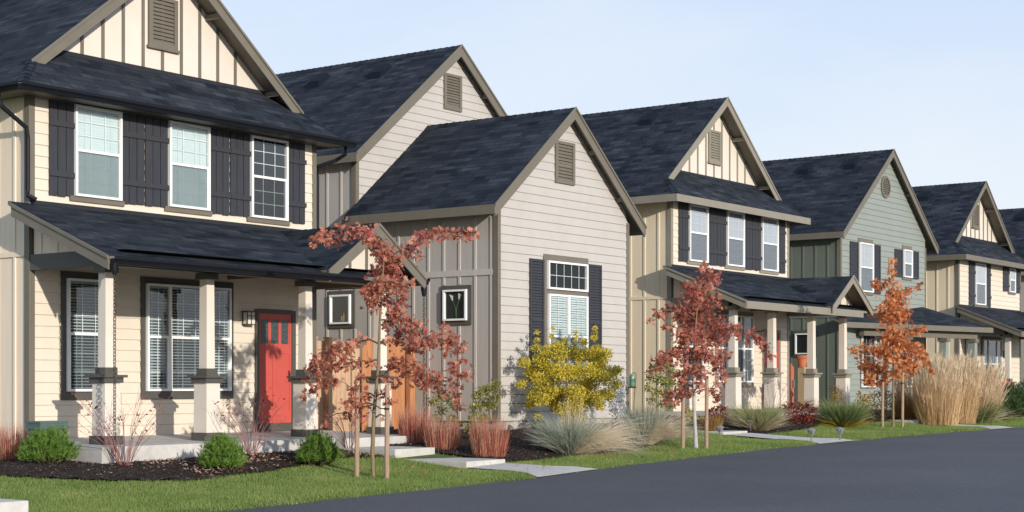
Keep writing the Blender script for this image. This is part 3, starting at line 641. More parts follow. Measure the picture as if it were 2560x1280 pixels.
# main two-storey body
xm, zm, _ = gable_roof(GR, 25.57, 32.73, 22.9, 33.3, 4.92, .80, barge='taupe', bh=.19, fascia_h=.2, vents=((24.8, .45), (26.75, .45)), blocks=((.3, 23.08),))
zul = lambda z: max(25.83, 25.57+(z-4.87)/.80); zur = lambda z: min(32.42, 32.73-(z-4.87)/.80)
w = MB(FRONT(23.1)); lap(w, zul, zur, zb+EXPO*10, 7.70); w.build('front_wall', ['lightgray', 'lightgray_shade'], GR)
ct = MB(); ct.box(25.752, 25.86, 23.075, 23.1, 3.5, 4.9); ct.box(25.75, 25.78, 23.1, 23.2, 3.5, 4.75); ct.build('corner_trim', 'taupe', GR)
MB(RIGHT(32.5)).poly([(23.1, 0, zb), (33, 0, zb), (33, 0, 4.8), (23.1, 0, 4.8)]).build('side_wall', 'lightgray', GR)
gable_vent(GR, FRONT(23.1), 28.76, 29.41, 6.30, 7.13, 'taupe', 0)
MB().box(25.2, 25.75, 22.88, 22.91, 3.44, 3.52).build('flashing', 'roofedge', GR)

# ------------------------------------------------------------------ sage house
SG = thing('house', (45.45, 21, g(45.5, 21)), 'sage green house with a round gable vent and dark green side wall', 'house', HOUSES)
Ys = 21.; ts = FRONT(Ys); zb = -.75
xs_, zs_, _ = gable_roof(SG, 45.2, 52.72, 20.8, 31, 4.62, .775, barge='taupe', bh=.18, fascia_h=.19, vents=((21.95, .40), (23.55, .45)), blocks=((.4, 20.98),))
zul = lambda z: max(45.53, 45.2+(z-4.57)/.775); zur = lambda z: min(52.12, 52.72-(z-4.57)/.775)
w = MB(ts); lap(w, zul, zur, zb, 7.44); w.build('front_wall', ['sage', 'sage_shade'], SG)
ct = MB(); ct.box(45.42, 45.53, Ys-.025, Ys, zb, 4.6); ct.box(45.42, 45.45, Ys, Ys+.1, zb, 4.5); ct.build('corner_trim', 'taupe', SG); ct = MB(); ct.box(52.1, 52.2, Ys-.022, Ys, zb, 4.6); ct.build('corner_trim', 'taupe', SG)
sp_ = [21.0+.41*i for i in range(1, 24)]
bw_ = MB(LEFT(45.45)); bw_.poly([(21, 0, zb), (31, 0, zb), (31, 0, 4.55), (21, 0, 4.55)])
for u in sp_:
    for (p, q) in (((zb, 2.03), (2.14, 4.45)) if not (21.9 < u < 22.7) else ((zb, .82), (1.66, 2.03), (2.14, 4.45))): bw_.box(u-.026, u+.026, 0, .02, p, q)
bw_.box(21.1, 31, 0, .026, 2.03, 2.14); bw_.build('side_wall', 'darkgreen', SG)
window(SG, LEFT(45.45), 21.86, 22.48, .92, 1.56, None, 1, (1, 1), None, 'glass_dark', trim=(.1, .1, .09, .09), tm='umber', fr=.038)
window(SG, ts, 46.74, 47.76, 2.885, 4.41, 3.65, 3, (3, 3), None, 'glass_sky', 'curtain', sill=(.05, .09), trim=(.04, .04, .14, 0), tm='taupe')
window(SG, ts, 50.2, 50.9, 3.515, 4.42, 3.97, 2, (2, 2), None, 'glass_sky', 'curtain', sill=(.05, .09), trim=(.04, .04, .14, 0), tm='taupe')
for a, b, c, d in ((46.1, 46.69, 2.86, 4.40), (47.8, 48.37, 2.86, 4.42), (49.53, 50.15, 3.5, 4.40), (50.95, 51.5, 3.5, 4.42)): shutter_louver(SG, ts, a, b, c, d, 1)
v = MB(ts); n = 28; ring = lambda r, w_: [(48.8+r*math.cos(2*math.pi*j/n), w_, 6.33+r*1.0*math.sin(2*math.pi*j/n)) for j in range(n)]
ro, ri, r2 = ring(.36, .05), ring(.28, .05), ring(.36, .0)
for j in range(n):
    q = (j+1) % n; v.poly([ro[j], ro[q], ri[q], ri[j]]); v.poly([ro[j], ro[q], r2[q], r2[j]])
for j in range(9):
    zz = 6.33-.27+.06*j; h = math.sqrt(max(.28**2-(zz+.03-6.33)**2, .001)); v.poly([(48.8-h, .046, zz), (48.8+h, .046, zz), (48.8+h, .01, zz+.058), (48.8-h, .01, zz+.058)])
v.build('gable_vent', 'taupe', SG)
# porch of the sage house
p = MB(); ze_, zt2 = 1.88, 2.60
p.slab([(45.0, 20.75, ze_), (52.85, 18.95, ze_), (51.9, 20.998, zt2), (45.0, 20.998, 1.978)], .06)
p.slab([(52.85, 18.95, ze_), (52.85, 23.2, ze_), (51.9, 23.2, zt2), (51.9, 20.998, zt2)], .06)
p.build('porch_roof', ['roof', 'taupe'], SG)
oy = lambda x: 20.75-.2293*(x-45)
f = MB(); f.hexa([(45, oy(45)-.03, ze_-.17), (52.88, oy(52.88)-.03, ze_-.17), (52.88, oy(52.88), ze_-.17), (45, oy(45), ze_-.17)], [(45, oy(45)-.03, ze_-.006), (52.88, oy(52.88)-.03, ze_-.006), (52.88, oy(52.88), ze_-.006), (45, oy(45), ze_-.006)])
f.build('fascia', 'taupe', SG); MB().box(52.851, 52.88, 18.96, 23.2, ze_-.17, ze_-.006).build('fascia', 'taupe', SG)
oq = lambda x, k: oy(x)+.28+k
MB().hexa([(46.5, oq(46.5, 0), 1.5), (52.5, oq(52.5, 0), 1.5), (52.5, oq(52.5, .16), 1.5), (46.5, oq(46.5, .16), 1.5)], [(46.5, oq(46.5, 0), 1.69), (52.5, oq(52.5, 0), 1.69), (52.5, oq(52.5, .16), 1.69), (46.5, oq(46.5, .16), 1.69)]).build('porch_beam', 'taupe', SG)
for x in (48.55, 50.75, 52.35):
    y = oq(x, .08)
    c = MB().taper(x, y, -.75, 1.38, .125, .115).build('column', 'sage', SG); MB().taper(x, y, 1.38, 1.5, .16, .16).build('capital', 'taupe', c)
MB().box(45.3, 52.6, 18.9, 21, -1.3, -.74).build('porch_slab', 'conc', SG)
window(SG, ts, 46.9, 47.95, -.1, 1.55, .55, 3, (3, 3), None, 'glass', 'darkroom', trim=(.03, .03, .05, .05), tm='taupe')
window(SG, ts, 49.6, 50.9, -.1, 1.55, .55, 3, (3, 3), None, 'glass', 'darkroom', trim=(.03, .03, .05, .05), tm='taupe')

# house 7
HF = thing('house', (65.3, 21, g(65, 21)), 'farthest house, only its dark roof and pale gable edge in view', 'house', HOUSES)
gable_roof(HF, 64.8, 72.2, 20.8, 31, 4.6, .79, barge='taupe2', bh=.18, vents=((23.1, .4), (24.6, .4)))
w = MB(FRONT(21)); zul = lambda z: max(65.2, 64.8+(z-4.55)/.79); zur = lambda z: min(71.8, 72.2-(z-4.55)/.79); lap(w, zul, zur, -.8, 7.4); w.build('front_wall', ['lightgray', 'lightgray_shade'], HF)
b_ = [21+.41*i for i in range(1, 24)]; bb_wall(HF, LEFT(65.15), [(21, -1), (31, -1), (31, 4.5), (21, 4.5)], b_, con(4.45), con(-.8), ['darkgray', 'darkgray_b'])

for (p, q, c, d) in ((66.4, 67.4, 2.9, 4.4), (69.6, 70.6, 2.9, 4.4), (67.6, 69.2, -.1, 1.6)): window(HF, FRONT(21), p, q, c, d, (c+d)/2, 3, (3, 3), None, 'glass_sky', 'curtain', trim=(.07, .07, .12, .1), tm='taupe2')
MB().box(65.12, 65.25, 20.975, 21, -.8, 4.6).build('corner_trim', 'taupe2', HF); MB().box(71.75, 71.85, 20.975, 21, -.8, 4.6).build('corner_trim', 'taupe2', HF)
gable_vent(HF, FRONT(21), 68.2, 68.8, 5.9, 6.7, 'taupe2', 0)

# ------------------------------------------------------------------ ground, road, walks
xs = np.concatenate([np.arange(-60, 10, 5), np.arange(10, 48, .5), np.arange(48, 120, 4), np.arange(120, 401, 40)])
def sheet(name, ys, zf, mat, off=0.0):
    V = np.array([[(x, y, zf(x, y)+off) for y in ys] for x in xs]).reshape(-1, 3); n = len(ys)
    Fq = [(i*n+j, (i+1)*n+j, (i+1)*n+j+1, i*n+j+1) for i in range(len(xs)-1) for j in range(n-1)]
    return tag(np_mesh(name, V, Fq, mat, origin=(0, 0, 0)), kind='structure')
sheet('road', [-60, -20, 0, 8, 12, 14.3], lambda x, y: zr(x)-(.0 if y > 8 else .02), 'asphalt')
sheet('lawn', [14.28, 14.5, 15, 15.5, 16, 16.5, 17, 17.5, 18, 18.7, 19.6, 24, 40], g, 'lawn')
V = np.array([(-900, -900, -2.2), (900, -900, -2.2), (900, 900, -2.2), (-900, 900, -2.2)], float)
tag(np_mesh('ground', V, [(0, 1, 2, 3)], 'lawn', origin=(0, 0, -2.2)), kind='structure')
BEDS = [[(9.5, 20.9), (11.8, 19.5), (13.4, 18.35), (14.4, 17.35), (15.35, 16.85), (16.9, 17.05), (18.5, 17.55), (19.7, 17.75), (20.36, 17.3), (20.36, 18.76), (15.4, 18.9), (15.4, 21.3), (15.9, 21.3), (15.9, 24), (9.5, 24)],
        [(21.5, 16.0), (22.3, 15.75), (24.8, 15.75), (26.9, 16.25), (28.7, 16.9), (30.15, 17.3), (30.15, 19.3), (25.76, 19.3), (25.76, 21.4), (22.5, 21.4), (22.5, 18.7), (21.5, 18.7)],
        [(31.35, 16.3), (33.5, 16.45), (35.6, 16.95), (38, 16.9), (40.0, 16.9), (40.0, 18.7), (34.9, 18.7), (34.9, 21.2), (31.35, 21.2)],
        [(41.2, 16.7), (44, 16.5), (47, 16.6), (51, 16.5), (55, 16.7), (55, 21), (42.2, 21), (42.2, 18.7), (41.2, 18.7)],
        [(56, 16.7), (66, 16.7), (66, 18.7), (56, 18.7)]]
def inside(P, poly):
    x, y = P[:, 0], P[:, 1]; c = np.zeros(len(P), bool); n = len(poly)
    for i in range(n):
        (x0, y0), (x1, y1) = poly[i], poly[(i+1) % n]
        if y0 == y1: continue
        c ^= ((y0 > y) != (y1 > y)) & (x < (x1-x0)*(y-y0)/(y1-y0)+x0)
    return c
gv = np.vectorize(g)
for poly in BEDS:
    P = np.array(poly); st = .22
    X_, Y_ = np.meshgrid(np.arange(P[:, 0].min(), P[:, 0].max()+st, st), np.arange(P[:, 1].min(), P[:, 1].max()+st, st), indexing='ij')
    cen = np.stack([X_[:-1, :-1]+st/2, Y_[:-1, :-1]+st/2], -1).reshape(-1, 2); ins = inside(cen, poly)
    Z_ = gv(X_, Y_)+.018+RNG.uniform(0, .025, X_.shape)
    nY = X_.shape[1]; F = []
    for k in np.nonzero(ins)[0]:
        i, j = divmod(k, nY-1); F.append((i*nY+j, (i+1)*nY+j, (i+1)*nY+j+1, i*nY+j+1))
    V = np.stack([X_, Y_, Z_], -1).reshape(-1, 3)
    used = np.unique(np.array(F)); rm = np.full(len(V), -1); rm[used] = np.arange(len(used))
    tag(np_mesh('mulch_bed', V[used], rm[np.array(F)], 'mulch', origin=(P[0, 0], P[0, 1], 0)), kind='structure')
# walks down to the road
WALKS = [(20.4, 21.45), (30.22, 31.32), (40.05, 41.12), (10.5, 11.6), (50.2, 51.3), (60, 61.1)]
FLARE = .25
for i, (a, b) in enumerate(WALKS):
    y1 = 16.6 if i else 15.9
    ys_ = [14.27, 14.6, 15.0, 15.4, y1]
    V = []; Fq = []
    for k, y in enumerate(ys_):
        fl = max(0, (14.9-y)*.5)
        for x in (a-fl, b+fl): V.append((x, y, g(x, y)+.02 if y > 14.3 else zr(x)+.015))
    for k in range(len(ys_)-1): Fq.append((2*k, 2*k+1, 2*k+3, 2*k+2))
    tag(np_mesh('path', np.array(V), Fq, 'conc', origin=(a, 14.3, -1.4)), kind='structure')
STEPL = ['two wide concrete steps from the red-door porch, beside the rust-leaved tree', 'concrete steps on the walk beside the maroon tree and path lights', 'concrete step by the orange tree and the tall straw grasses', 'concrete step corner in the bottom left corner of the lawn', 'concrete step behind the tall straw grasses near the right edge', 'farthest concrete step at the right edge beside the dark junipers']
def steps(i, levels, z_under):
    a, b = WALKS[i]; root = thing('front_steps', (a, levels[-1][0], z_under), STEPL[i], 'steps', 'concrete front steps')
    for k, (y, zt, yb) in enumerate(levels):
        s = MB(); s.box(a+.001*k, b-.001*k, y, yb, z_under-.15, zt); o = s.build('step', 'conc', root)
        bv = o.modifiers.new('edge', 'BEVEL'); bv.width = .012; bv.segments = 2
steps(0, [(18.52, -.925, 18.76), (17.40, -1.085, 18.519), (15.90, -1.245, 17.399)], -1.4)
steps(1, [(18.5, -.87, 21), (16.65, -1.02, 18.499)], -1.2)
steps(2, [(18.4, -.80, 18.76), (16.3, -.955, 18.399)], -1.15)
steps(3, [(15.40, -1.335, 18.5)], -1.6)
steps(4, [(16.2, -.95, 19)], -1.2)
steps(5, [(16.2, -.93, 18.7)], -1.2)
MB().box(20.42, 22.4, 18.55, 18.749, -1.3, -.926).build('porch_slab', 'conc', H1)

# turf
def scatter_lawn(n, x0, x1, y0, y1):
    P = np.stack([RNG.uniform(x0, x1, n), RNG.uniform(y0, y1, n)], -1); ok = np.ones(n, bool)
    for poly in BEDS: ok &= ~inside(P, poly)
    for a, b in WALKS: ok &= ~((P[:, 0] > a-.03-np.maximum(0, (14.9-P[:, 1])*.5)) & (P[:, 0] < b+.03+np.maximum(0, (14.9-P[:, 1])*.5)))
    wav = 14.3+.035*np.sin(P[:, 0]*2.1)+.03*np.sin(P[:, 0]*5.3+1)+RNG.normal(0, .02, n); ok &= P[:, 1] > wav
    return P[ok]
Ps = np.concatenate([scatter_lawn(260000, 11.5, 25, 14.22, 20.5), scatter_lawn(120000, 25, 40, 14.22, 17.6), scatter_lawn(50000, 40, 66, 14.22, 17.2)])
n = len(Ps); Zs = zr_np = np.interp(Ps[:, 0], RX, RZ)+np.interp(Ps[:, 1], [14.3, 14.5, 16, 18.7, 19.6, 40], [.0, .035, .07, .31, .34, .36])
hb = RNG.uniform(.022, .055, n)*(1+.35*np.sin(Ps[:, 0]*1.3)*np.sin(Ps[:, 1]*1.9)); az = RNG.uniform(0, 2*np.pi, n); wv = .0045*(1+np.maximum(0, Ps[:, 0]-25)/25)
ln = RNG.uniform(0, .8, n)*hb; la = RNG.uniform(0, 2*np.pi, n)
B0 = np.stack([Ps[:, 0], Ps[:, 1], Zs-.004], -1); wd = np.stack([np.cos(az)*wv, np.sin(az)*wv, np.zeros(n)], -1)
tp = B0+np.stack([np.cos(la)*ln, np.sin(la)*ln, hb], -1)
V = np.stack([B0-wd, B0+wd, tp], 1).reshape(-1, 3)
tag(np_mesh('grass', V, np.arange(3*n).reshape(-1, 3), 'turf', origin=(20, 16, -1.4)), 'short green turf between the planting beds and the street', None, None, 'stuff')
# bark chips
def chips(name, polys, dens, sz, mat, label, lift=.02):
    Vs = []
    for poly in polys:
        P = np.array(poly); a, b = P.min(0), P.max(0); m_ = int(dens*(b-a).prod()); Q = np.stack([RNG.uniform(a[0], b[0], m_), RNG.uniform(a[1], b[1], m_)], -1); Q = Q[inside(Q, poly)]
        k = len(Q); z = np.interp(Q[:, 0], RX, RZ)+np.interp(Q[:, 1], [14.3, 14.5, 16, 18.7, 19.6, 40], [.0, .035, .07, .31, .34, .36])+lift+RNG.uniform(0, .03, k)
        c = np.stack([Q[:, 0], Q[:, 1], z], -1); d1 = RNG.normal(0, 1, (k, 3)); d1[:, 2] *= .35; d1 /= np.linalg.norm(d1, axis=1)[:, None]
        d2 = np.cross(d1, RNG.normal(0, 1, (k, 3))*[.3, .3, 1]); d2 /= np.linalg.norm(d2, axis=1)[:, None]
        L = RNG.uniform(.5, 1.6, k)[:, None]*sz; Wd = RNG.uniform(.3, .8, k)[:, None]*sz*.5
        Vs.append(np.stack([c-d1*L, c+d2*Wd, c+d1*L*.9, c-d2*Wd], 1))
    V = np.concatenate(Vs).reshape(-1, 3); return tag(np_mesh(name, V, np.arange(len(V)).reshape(-1, 4), mat, origin=(20, 17, -1.2)), label, None, None, 'stuff')
chips('bark_chips', BEDS[:3], 900, .022, 'chip', 'dark bark chips covering the planting beds')
LIT = [[(16.3, 17.6), (18.5, 17.75), (18.5, 18.6), (15.8, 18.6)], [(19.2, 17.75), (20.3, 17.4), (20.3, 18.5), (18.8, 18.5)], [(15.8, 16.9), (17, 17.1), (17, 17.8), (16, 17.7)]]
chips('fallen_leaves', LIT, 170, .035, 'litter', 'pale dead leaves lying on the dark mulch in front of the porch', .05)

chips('road_grit', [[(11, 14.12), (50, 14.12), (50, 14.36), (11, 14.36)]], 70, .013, 'litter', 'dead leaf bits and grit along the street edge', .008)
chips('fallen_leaves', [[(19, 14.8), (21.5, 14.6), (20.3, 16.6), (18.2, 16.8)], [(21.6, 14.7), (26, 14.5), (29, 15.5), (24, 15.7)]], 9, .05, 'rust_leaf', 'scattered rust leaves lying on the lawn', .04)

# ------------------------------------------------------------------ plants
LEAF_OAK = np.array([(0, 0), (.10, .12), (.42, .16), (.16, .34), (.50, .50), (.15, .62), (.26, .86), (.0, 1.0), (-.26, .86), (-.15, .62), (-.50, .50), (-.16, .34), (-.42, .16), (-.10, .12)])
LEAF_OVAL = np.array([(0, 0), (.26, .3), (.22, .65), (0, 1), (-.22, .65), (-.26, .3)])
def unit(a): return a/np.maximum(np.linalg.norm(a, axis=-1, keepdims=True), 1e-9)
def leaves(C, size, shape, droop=.3, flat=.0):
    n = len(C); d = unit(RNG.normal(0, 1, (n, 3))+np.array([0, 0, -droop])); s_ = unit(np.cross(d, RNG.normal(0, 1, (n, 3)))); nn = np.cross(d, s_)
    sz = (size*RNG.uniform(.5, 1.3, n))[:, None, None]; L = shape
    fold = RNG.uniform(-.25, .5, n)[:, None, None]; curl = RNG.uniform(-.3, .35, n)[:, None, None]
    V = C[:, None, :]+sz*(d[:, None]*L[None, :, 1:2]+s_[:, None]*L[None, :, 0:1]+nn[:, None]*(fold*np.abs(L[None, :, 0:1])+curl*L[None, :, 1:2]**2))
    return V.reshape(-1, 3), np.arange(n*len(L)).reshape(n, len(L))
def leafy(name, label, cat, base, trunk, clusters, size, shape, lmat, tmat, dens, jit=.3, r0=.03, group=None, d=None, rtw=.005, shrub=False, kscale=1., lowmat=None, droop=.3, ball=.8):
    """trunk: pixel path from the base up; clusters: (px,py,r) leaf masses, spread in depth round the trunk"""
    (bx, by, bz), dd = gnd(*base); d = d or dd; ppm = F_PX/d
    bx, by, bz = at(base[0], base[1], d)
    root = thing(name, (bx, by, bz), label, cat, group)
    T = [Vector(at(px, py, d)) for px, py in trunk]; nodes_ = []; tr = MB()
    fine = []
    for k in range(len(T)-1):
        for q in range(6): fine.append(T[k].lerp(T[k+1], q/6))
    fine.append(T[-1]); n = len(fine)
    rad = [r0*(1-.78*i/(n-1))+(.012 if i == 0 and not shrub else 0) for i in range(n)]
    if len(T) > 1: tr.tube([tuple(p) for p in fine], rad, 8, 0)
    cl = []
    x0 = np.mean([t[0] for t in trunk])
    for (px, py, r) in clusters:
        dep = d+RNG.uniform(-jit, jit); cl.append((Vector(at(px, py, dep)), r/ppm*kscale, r))
    start = fine[int(n*.22):] if not shrub else fine
    con_ = [(p, r0*.5) for p in start]; todo = list(range(len(cl)))
    while todo:
        best = None
        for i in todo:
            for (p, r_) in con_:
                dist = (cl[i][0]-p).length+(.5*max(0, p.z-cl[i][0].z) if shrub else .25*max(0, p.z-cl[i][0].z))
                if best is None or dist < best[0]: best = (dist, i, p, r_)
        _, i, p, r_ = best; q = cl[i][0]; mid = p.lerp(q, .5)+Vector((0, 0, .12*(q-p).length)) if not shrub else p.lerp(q, .5)
        r1 = max(r_*.72, rtw); tr.tube([tuple(p), tuple(mid), tuple(q)], [r_ if r_ < r0*.5 else r_*.8, (r_+r1)/2*.85, r1*.8], 5, 1, False)
        con_.append((mid, (r_+r1)/2)); con_.append((q, r1)); todo.remove(i)
    C = []; 
    for (c, rm, r) in cl:
        m_ = max(3, int(dens*r*r)); v = unit(RNG.normal(0, 1, (m_, 3)))*RNG.uniform(.05, 1.0, (m_, 1))**.6*rm*1.18; v[:, 2] *= ball
        if not shrub:
            dr_ = np.array(unit(RNG.normal(0, 1, 3)*[1, 1, .6])); v += dr_*RNG.normal(0, .55, (m_, 1))*rm; v[:, 2] -= RNG.uniform(0, .35, m_)*rm
        C.append(np.array(c)+v)
        for _ in range(2):
            e = c+Vector(RNG.normal(0, .6, 3)*rm); tr.tube([tuple(c), tuple(e)], [rtw*.7, rtw*.4], 4, 1, False)
    tr.build('trunk' if not shrub else 'stem', [tmat, lowmat or 'twig'] if not isinstance(tmat, list) else tmat, root, smooth=True)
    V, Fq = leaves(np.concatenate(C), size, shape, droop); np_mesh('crown' if not shrub else 'foliage', V, Fq, lmat, root)
    return root, d
def stake(px, py, top, label, d, r=.036, strap=None):
    b = at(px, py, d); t = at(px+1, top, d); o = thing('tree_stake', b, label, 'stake', 'round wooden tree stakes')
    m = MB(); m.tube([(b[0], b[1], b[2]-.05), tuple(Vector(b).lerp(Vector(t), .5)), t], [r, r*.98, r*.95], 10); m.build('pole', 'stake', o, smooth=False)
    if strap:
        s0 = at(px, strap[1], d); s1 = at(strap[0], strap[2], d); mid = Vector(s0).lerp(Vector(s1), .5)-Vector((0, 0, .03))
        m = MB(); m.tube([s0, tuple(mid), s1], .009, 5); m.torus(s0, r+.004, .007, (0, 0, 1.0), 8, 4) if False else None; m.tube([(s0[0], s0[1], s0[2]-.015), (s0[0], s0[1], s0[2]+.015)], r+.005, 10); m.build('tie_strap', 'strap', o)
    return o
c1 = [(790,592,16),(815,590,18),(838,600,20),(862,577,18),(885,573,20),(910,580,22),(932,595,22),(1188,580,9),(1165,580,15),(1140,583,18),(1112,578,16),(1087,583,19),(1062,590,20),(1037,605,20),(1015,620,22),(1045,642,10),
 (960,625,24),(975,650,26),(952,668,26),(985,690,28),(950,706,28),(1005,720,22),(925,728,24),(960,745,28),(1000,752,18),(930,757,20),(985,778,22),(1010,800,26),(1035,815,26),(1000,832,26),(1055,850,24),(1030,862,26),(972,805,14),(962,850,12),
 (1085,845,22),(1110,835,20),(1135,845,20),(1150,868,17),(1157,900,14),(1122,872,14),(1127,920,16),(1155,937,18),(1140,962,15),(990,905,24),(1020,920,28),(1050,935,26),(1085,942,22),(1102,968,18),(1060,962,18),(1137,988,12),(1145,1012,14),
 (900,852,15),(872,862,20),(845,862,21),(820,877,23),(800,902,23),(790,927,21),(772,922,11),(830,910,19),(860,902,19),(890,907,13),(765,945,9),(780,975,15),(760,992,9),(800,960,16),(835,950,15),(885,975,17),(875,1002,18),(900,1012,16),(870,1032,12),(895,1042,10),(915,982,13),(812,1050,10),(878,1066,6),
 (960,940,11),(955,985,12),(975,1002,10),(985,962,12),(966,1042,8),(905,940,12),(925,905,12)]
T1, d1 = leafy('oak_tree', 'rust-red young oak tree staked on the lawn by the nearest concrete steps', 'tree', (934, 1196), [(934, 1196), (931, 1130), (935, 1030), (945, 920), (950, 800), (956, 700), (962, 620)], c1, .078, LEAF_OAK, 'rust_leaf', 'bark', .125, .45, .037, 'young autumn oak trees along the street')
stake(892, 1194, 968, 'left of the two stakes flanking the rust-red oak', d1, strap=(934, 1012, 1012)); stake(967, 1201, 962, 'right of the two stakes flanking the rust-red oak', d1-.25, strap=(934, 1022, 1010))
c2 = [(1765,668,16),(1782,682,18),(1765,697,22),(1792,695,14),(1750,715,24),(1722,716,20),(1736,740,26),(1768,740,26),(1716,736,14),(1760,770,26),(1726,775,26),(1692,768,18),(1667,777,16),(1642,782,15),(1622,802,9),(1665,812,11),(1697,787,20),
 (1720,800,29),(1755,800,30),(1790,805,26),(1735,835,31),(1770,840,31),(1705,832,24),(1800,842,24),(1820,822,19),(1842,815,15),(1845,832,13),(1870,850,9),(1890,840,15),(1906,850,15),(1916,870,13),(1922,890,11),(1880,826,13),
 (1640,907,15),(1660,892,18),(1681,882,20),(1701,872,22),(1625,927,9),(1651,917,12),(1722,882,24),(1746,882,26),(1780,882,26),(1802,890,22),(1720,922,21),(1705,942,17),(1750,922,21),(1790,922,18),(1802,945,15),(1680,982,14),(1702,976,15),(1665,1002,10),(1722,962,16),(1690,1002,9),(1776,976,13),(1790,992,13),(1750,962,13),(1732,986,10),(1662,982,6)]
T2, d2 = leafy('oak_tree', 'maroon young oak tree with a dense crown, right of the yellow bush', 'tree', (1740, 1122), [(1740, 1122), (1738, 1075), (1734, 1000), (1733, 900), (1742, 780), (1766, 680)], c2, .088, LEAF_OAK, 'red_leaf', 'bark', .125, .55, .036, 'young autumn oak trees along the street')
g0, g1 = at(1740, 1124, d2), at(1736, 940, d2); MB().tube([g0, tuple(Vector(at(1738, 1075, d2))), tuple(Vector(at(1734.5, 1005, d2))), g1], [.048, .034, .032, .029], 10).build('trunk_guard', 'barkpale', T2)
stake(1707, 1121, 940, 'left of the two stakes flanking the maroon oak', d2); stake(1766, 1123, 940, 'right of the two stakes flanking the maroon oak', d2)
c3 = [(2228,655,9),(2228,676,12),(2225,700,12),(2190,706,13),(2206,712,12),(2230,726,18),(2250,731,16),(2271,726,12),(2296,715,11),(2225,750,20),(2251,756,18),(2215,776,22),(2246,776,22),(2200,786,13),(2263,781,14),(2226,800,22),(2256,801,12),(2236,830,20),(2216,846,18),(2261,836,20),(2286,826,15),(2306,818,11),(2226,866,24),(2256,861,22),(2200,871,18),(2276,866,18),(2130,870,10),(2150,872,12),(2170,876,14),(2190,881,14),(2231,896,26),(2261,896,22),(2291,881,19),(2311,896,11),(2181,911,22),(2165,921,18),(2196,931,22),(2210,951,19),(2176,946,16),(2261,921,20),(2286,916,17),(2316,906,11),(2331,926,8),(2236,931,13),(2171,956,11)]
T3, d3 = leafy('oak_tree', 'bright orange young oak tree beside the tall straw grasses', 'tree', (2233, 1071), [(2233, 1071), (2233, 1000), (2233, 900), (2232, 780), (2229, 660)], c3, .098, LEAF_OAK, 'orange_leaf', 'bark', .23, .55, .035, 'young autumn oak trees along the street')
stake(2206, 1070, 955, 'left of the two stakes flanking the orange oak', d3); stake(2256, 1073, 915, 'right of the two stakes flanking the orange oak', d3, strap=(2233, 958, 958))

# yellow bush against the gray wing, and its companions
def fan(cx, y0, y1, spread0, spread1, n, r, tops=()):
    out = []
    for _ in range(n):
        t = RNG.uniform(0, 1)**.8; y = y0+(y1-y0)*t; s_ = spread0+(spread1-spread0)*t**.7
        out.append((cx+RNG.uniform(-1, 1)*s_, y, r*RNG.uniform(.7, 1.3)))
    return out+list(tops)
yb = [(1310,905,16),(1330,930,20),(1305,960,14),(1335,985,20),(1355,900,22),(1372,880,22),(1400,885,22),(1395,865,16),(1430,880,24),(1460,890,24),(1490,880,22),(1512,885,18),(1500,910,24),(1530,930,18),(1545,925,12),(1540,960,16),(1520,985,20),(1495,990,22),(1470,960,26),(1440,930,28),(1405,930,28),(1375,930,26),(1350,950,24),(1375,975,26),(1405,985,28),(1440,985,28),(1470,1000,24),(1440,1020,24),(1410,1025,24),(1385,1010,20),(1355,1000,18),(1510,945,22),(1450,1045,18),(1425,1055,18),(1480,925,24),(1345,1040,10),(1352,1065,8),(1325,1010,14),(1500,1015,14),
 (1342,850,8),(1342,830,7),(1380,840,7),(1382,820,5),(1440,845,8),(1440,830,6),(1485,845,9),(1487,820,7),(1487,835,7),(1410,850,8),(1460,855,10),(1340,870,12)]
leafy('shrub', 'large yellow-leaved bush in front of the gray gabled wing window', 'shrub', (1420, 1112), [(1420, 1112), (1420, 1085), (1424, 1050)], yb*2, .043, LEAF_OVAL, 'yellow_leaf', 'tantwig', .8, .5, .022, None, d=32.2, rtw=.003, shrub=True)
leafy('shrub', 'thin olive shrub climbing the dark gray side wall, behind the red grasses', 'shrub', (1205, 1110), [(1205, 1110), (1205, 1060), (1210, 1020)], [(1235,965,16),(1215,975,18),(1195,985,16),(1240,990,14),(1210,1005,20),(1190,1020,18),(1228,1015,16),(1185,1045,16),(1210,1045,16),(1175,1070,14),(1198,1075,12),(1247,960,8)]*2, .05, LEAF_OVAL, 'olive_leaf', 'tantwig', .26, .4, .014, None, d=29.5, rtw=.003, shrub=True)
leafy('shrub', 'low olive shrub by the rain chain at the gray side wall', 'shrub', (1115, 1105), [(1115, 1105), (1115, 1060)], [(1100,990,14),(1085,1005,14),(1120,1000,13),(1140,1015,14),(1105,1025,16),(1090,1045,12),(1130,1045,14),(1115,1065,14),(1150,1060,12),(1140,1085,10)]*2, .05, LEAF_OVAL, 'olive_leaf', 'tantwig', .24, .4, .012, None, d=29.8, rtw=.003, shrub=True)
leafy('shrub', 'yellow-green sapling against the tan side wall behind the maroon oak', 'shrub', (1660, 1085), [(1660, 1085), (1662, 1000), (1664, 940)], [(1640,925,16),(1660,915,17),(1685,930,17),(1625,945,14),(1650,950,18),(1675,955,18),(1700,960,15),(1620,970,12),(1645,980,18),(1670,985,17),(1695,990,14),(1630,1000,13),(1655,1010,15),(1680,1015,12),(1720,1030,14),(1735,1045,12),(1715,1050,12)]*2, .06, LEAF_OVAL, 'olive_leaf', 'tantwig', .2, .4, .013, None, d=34.5, rtw=.003, shrub=True)
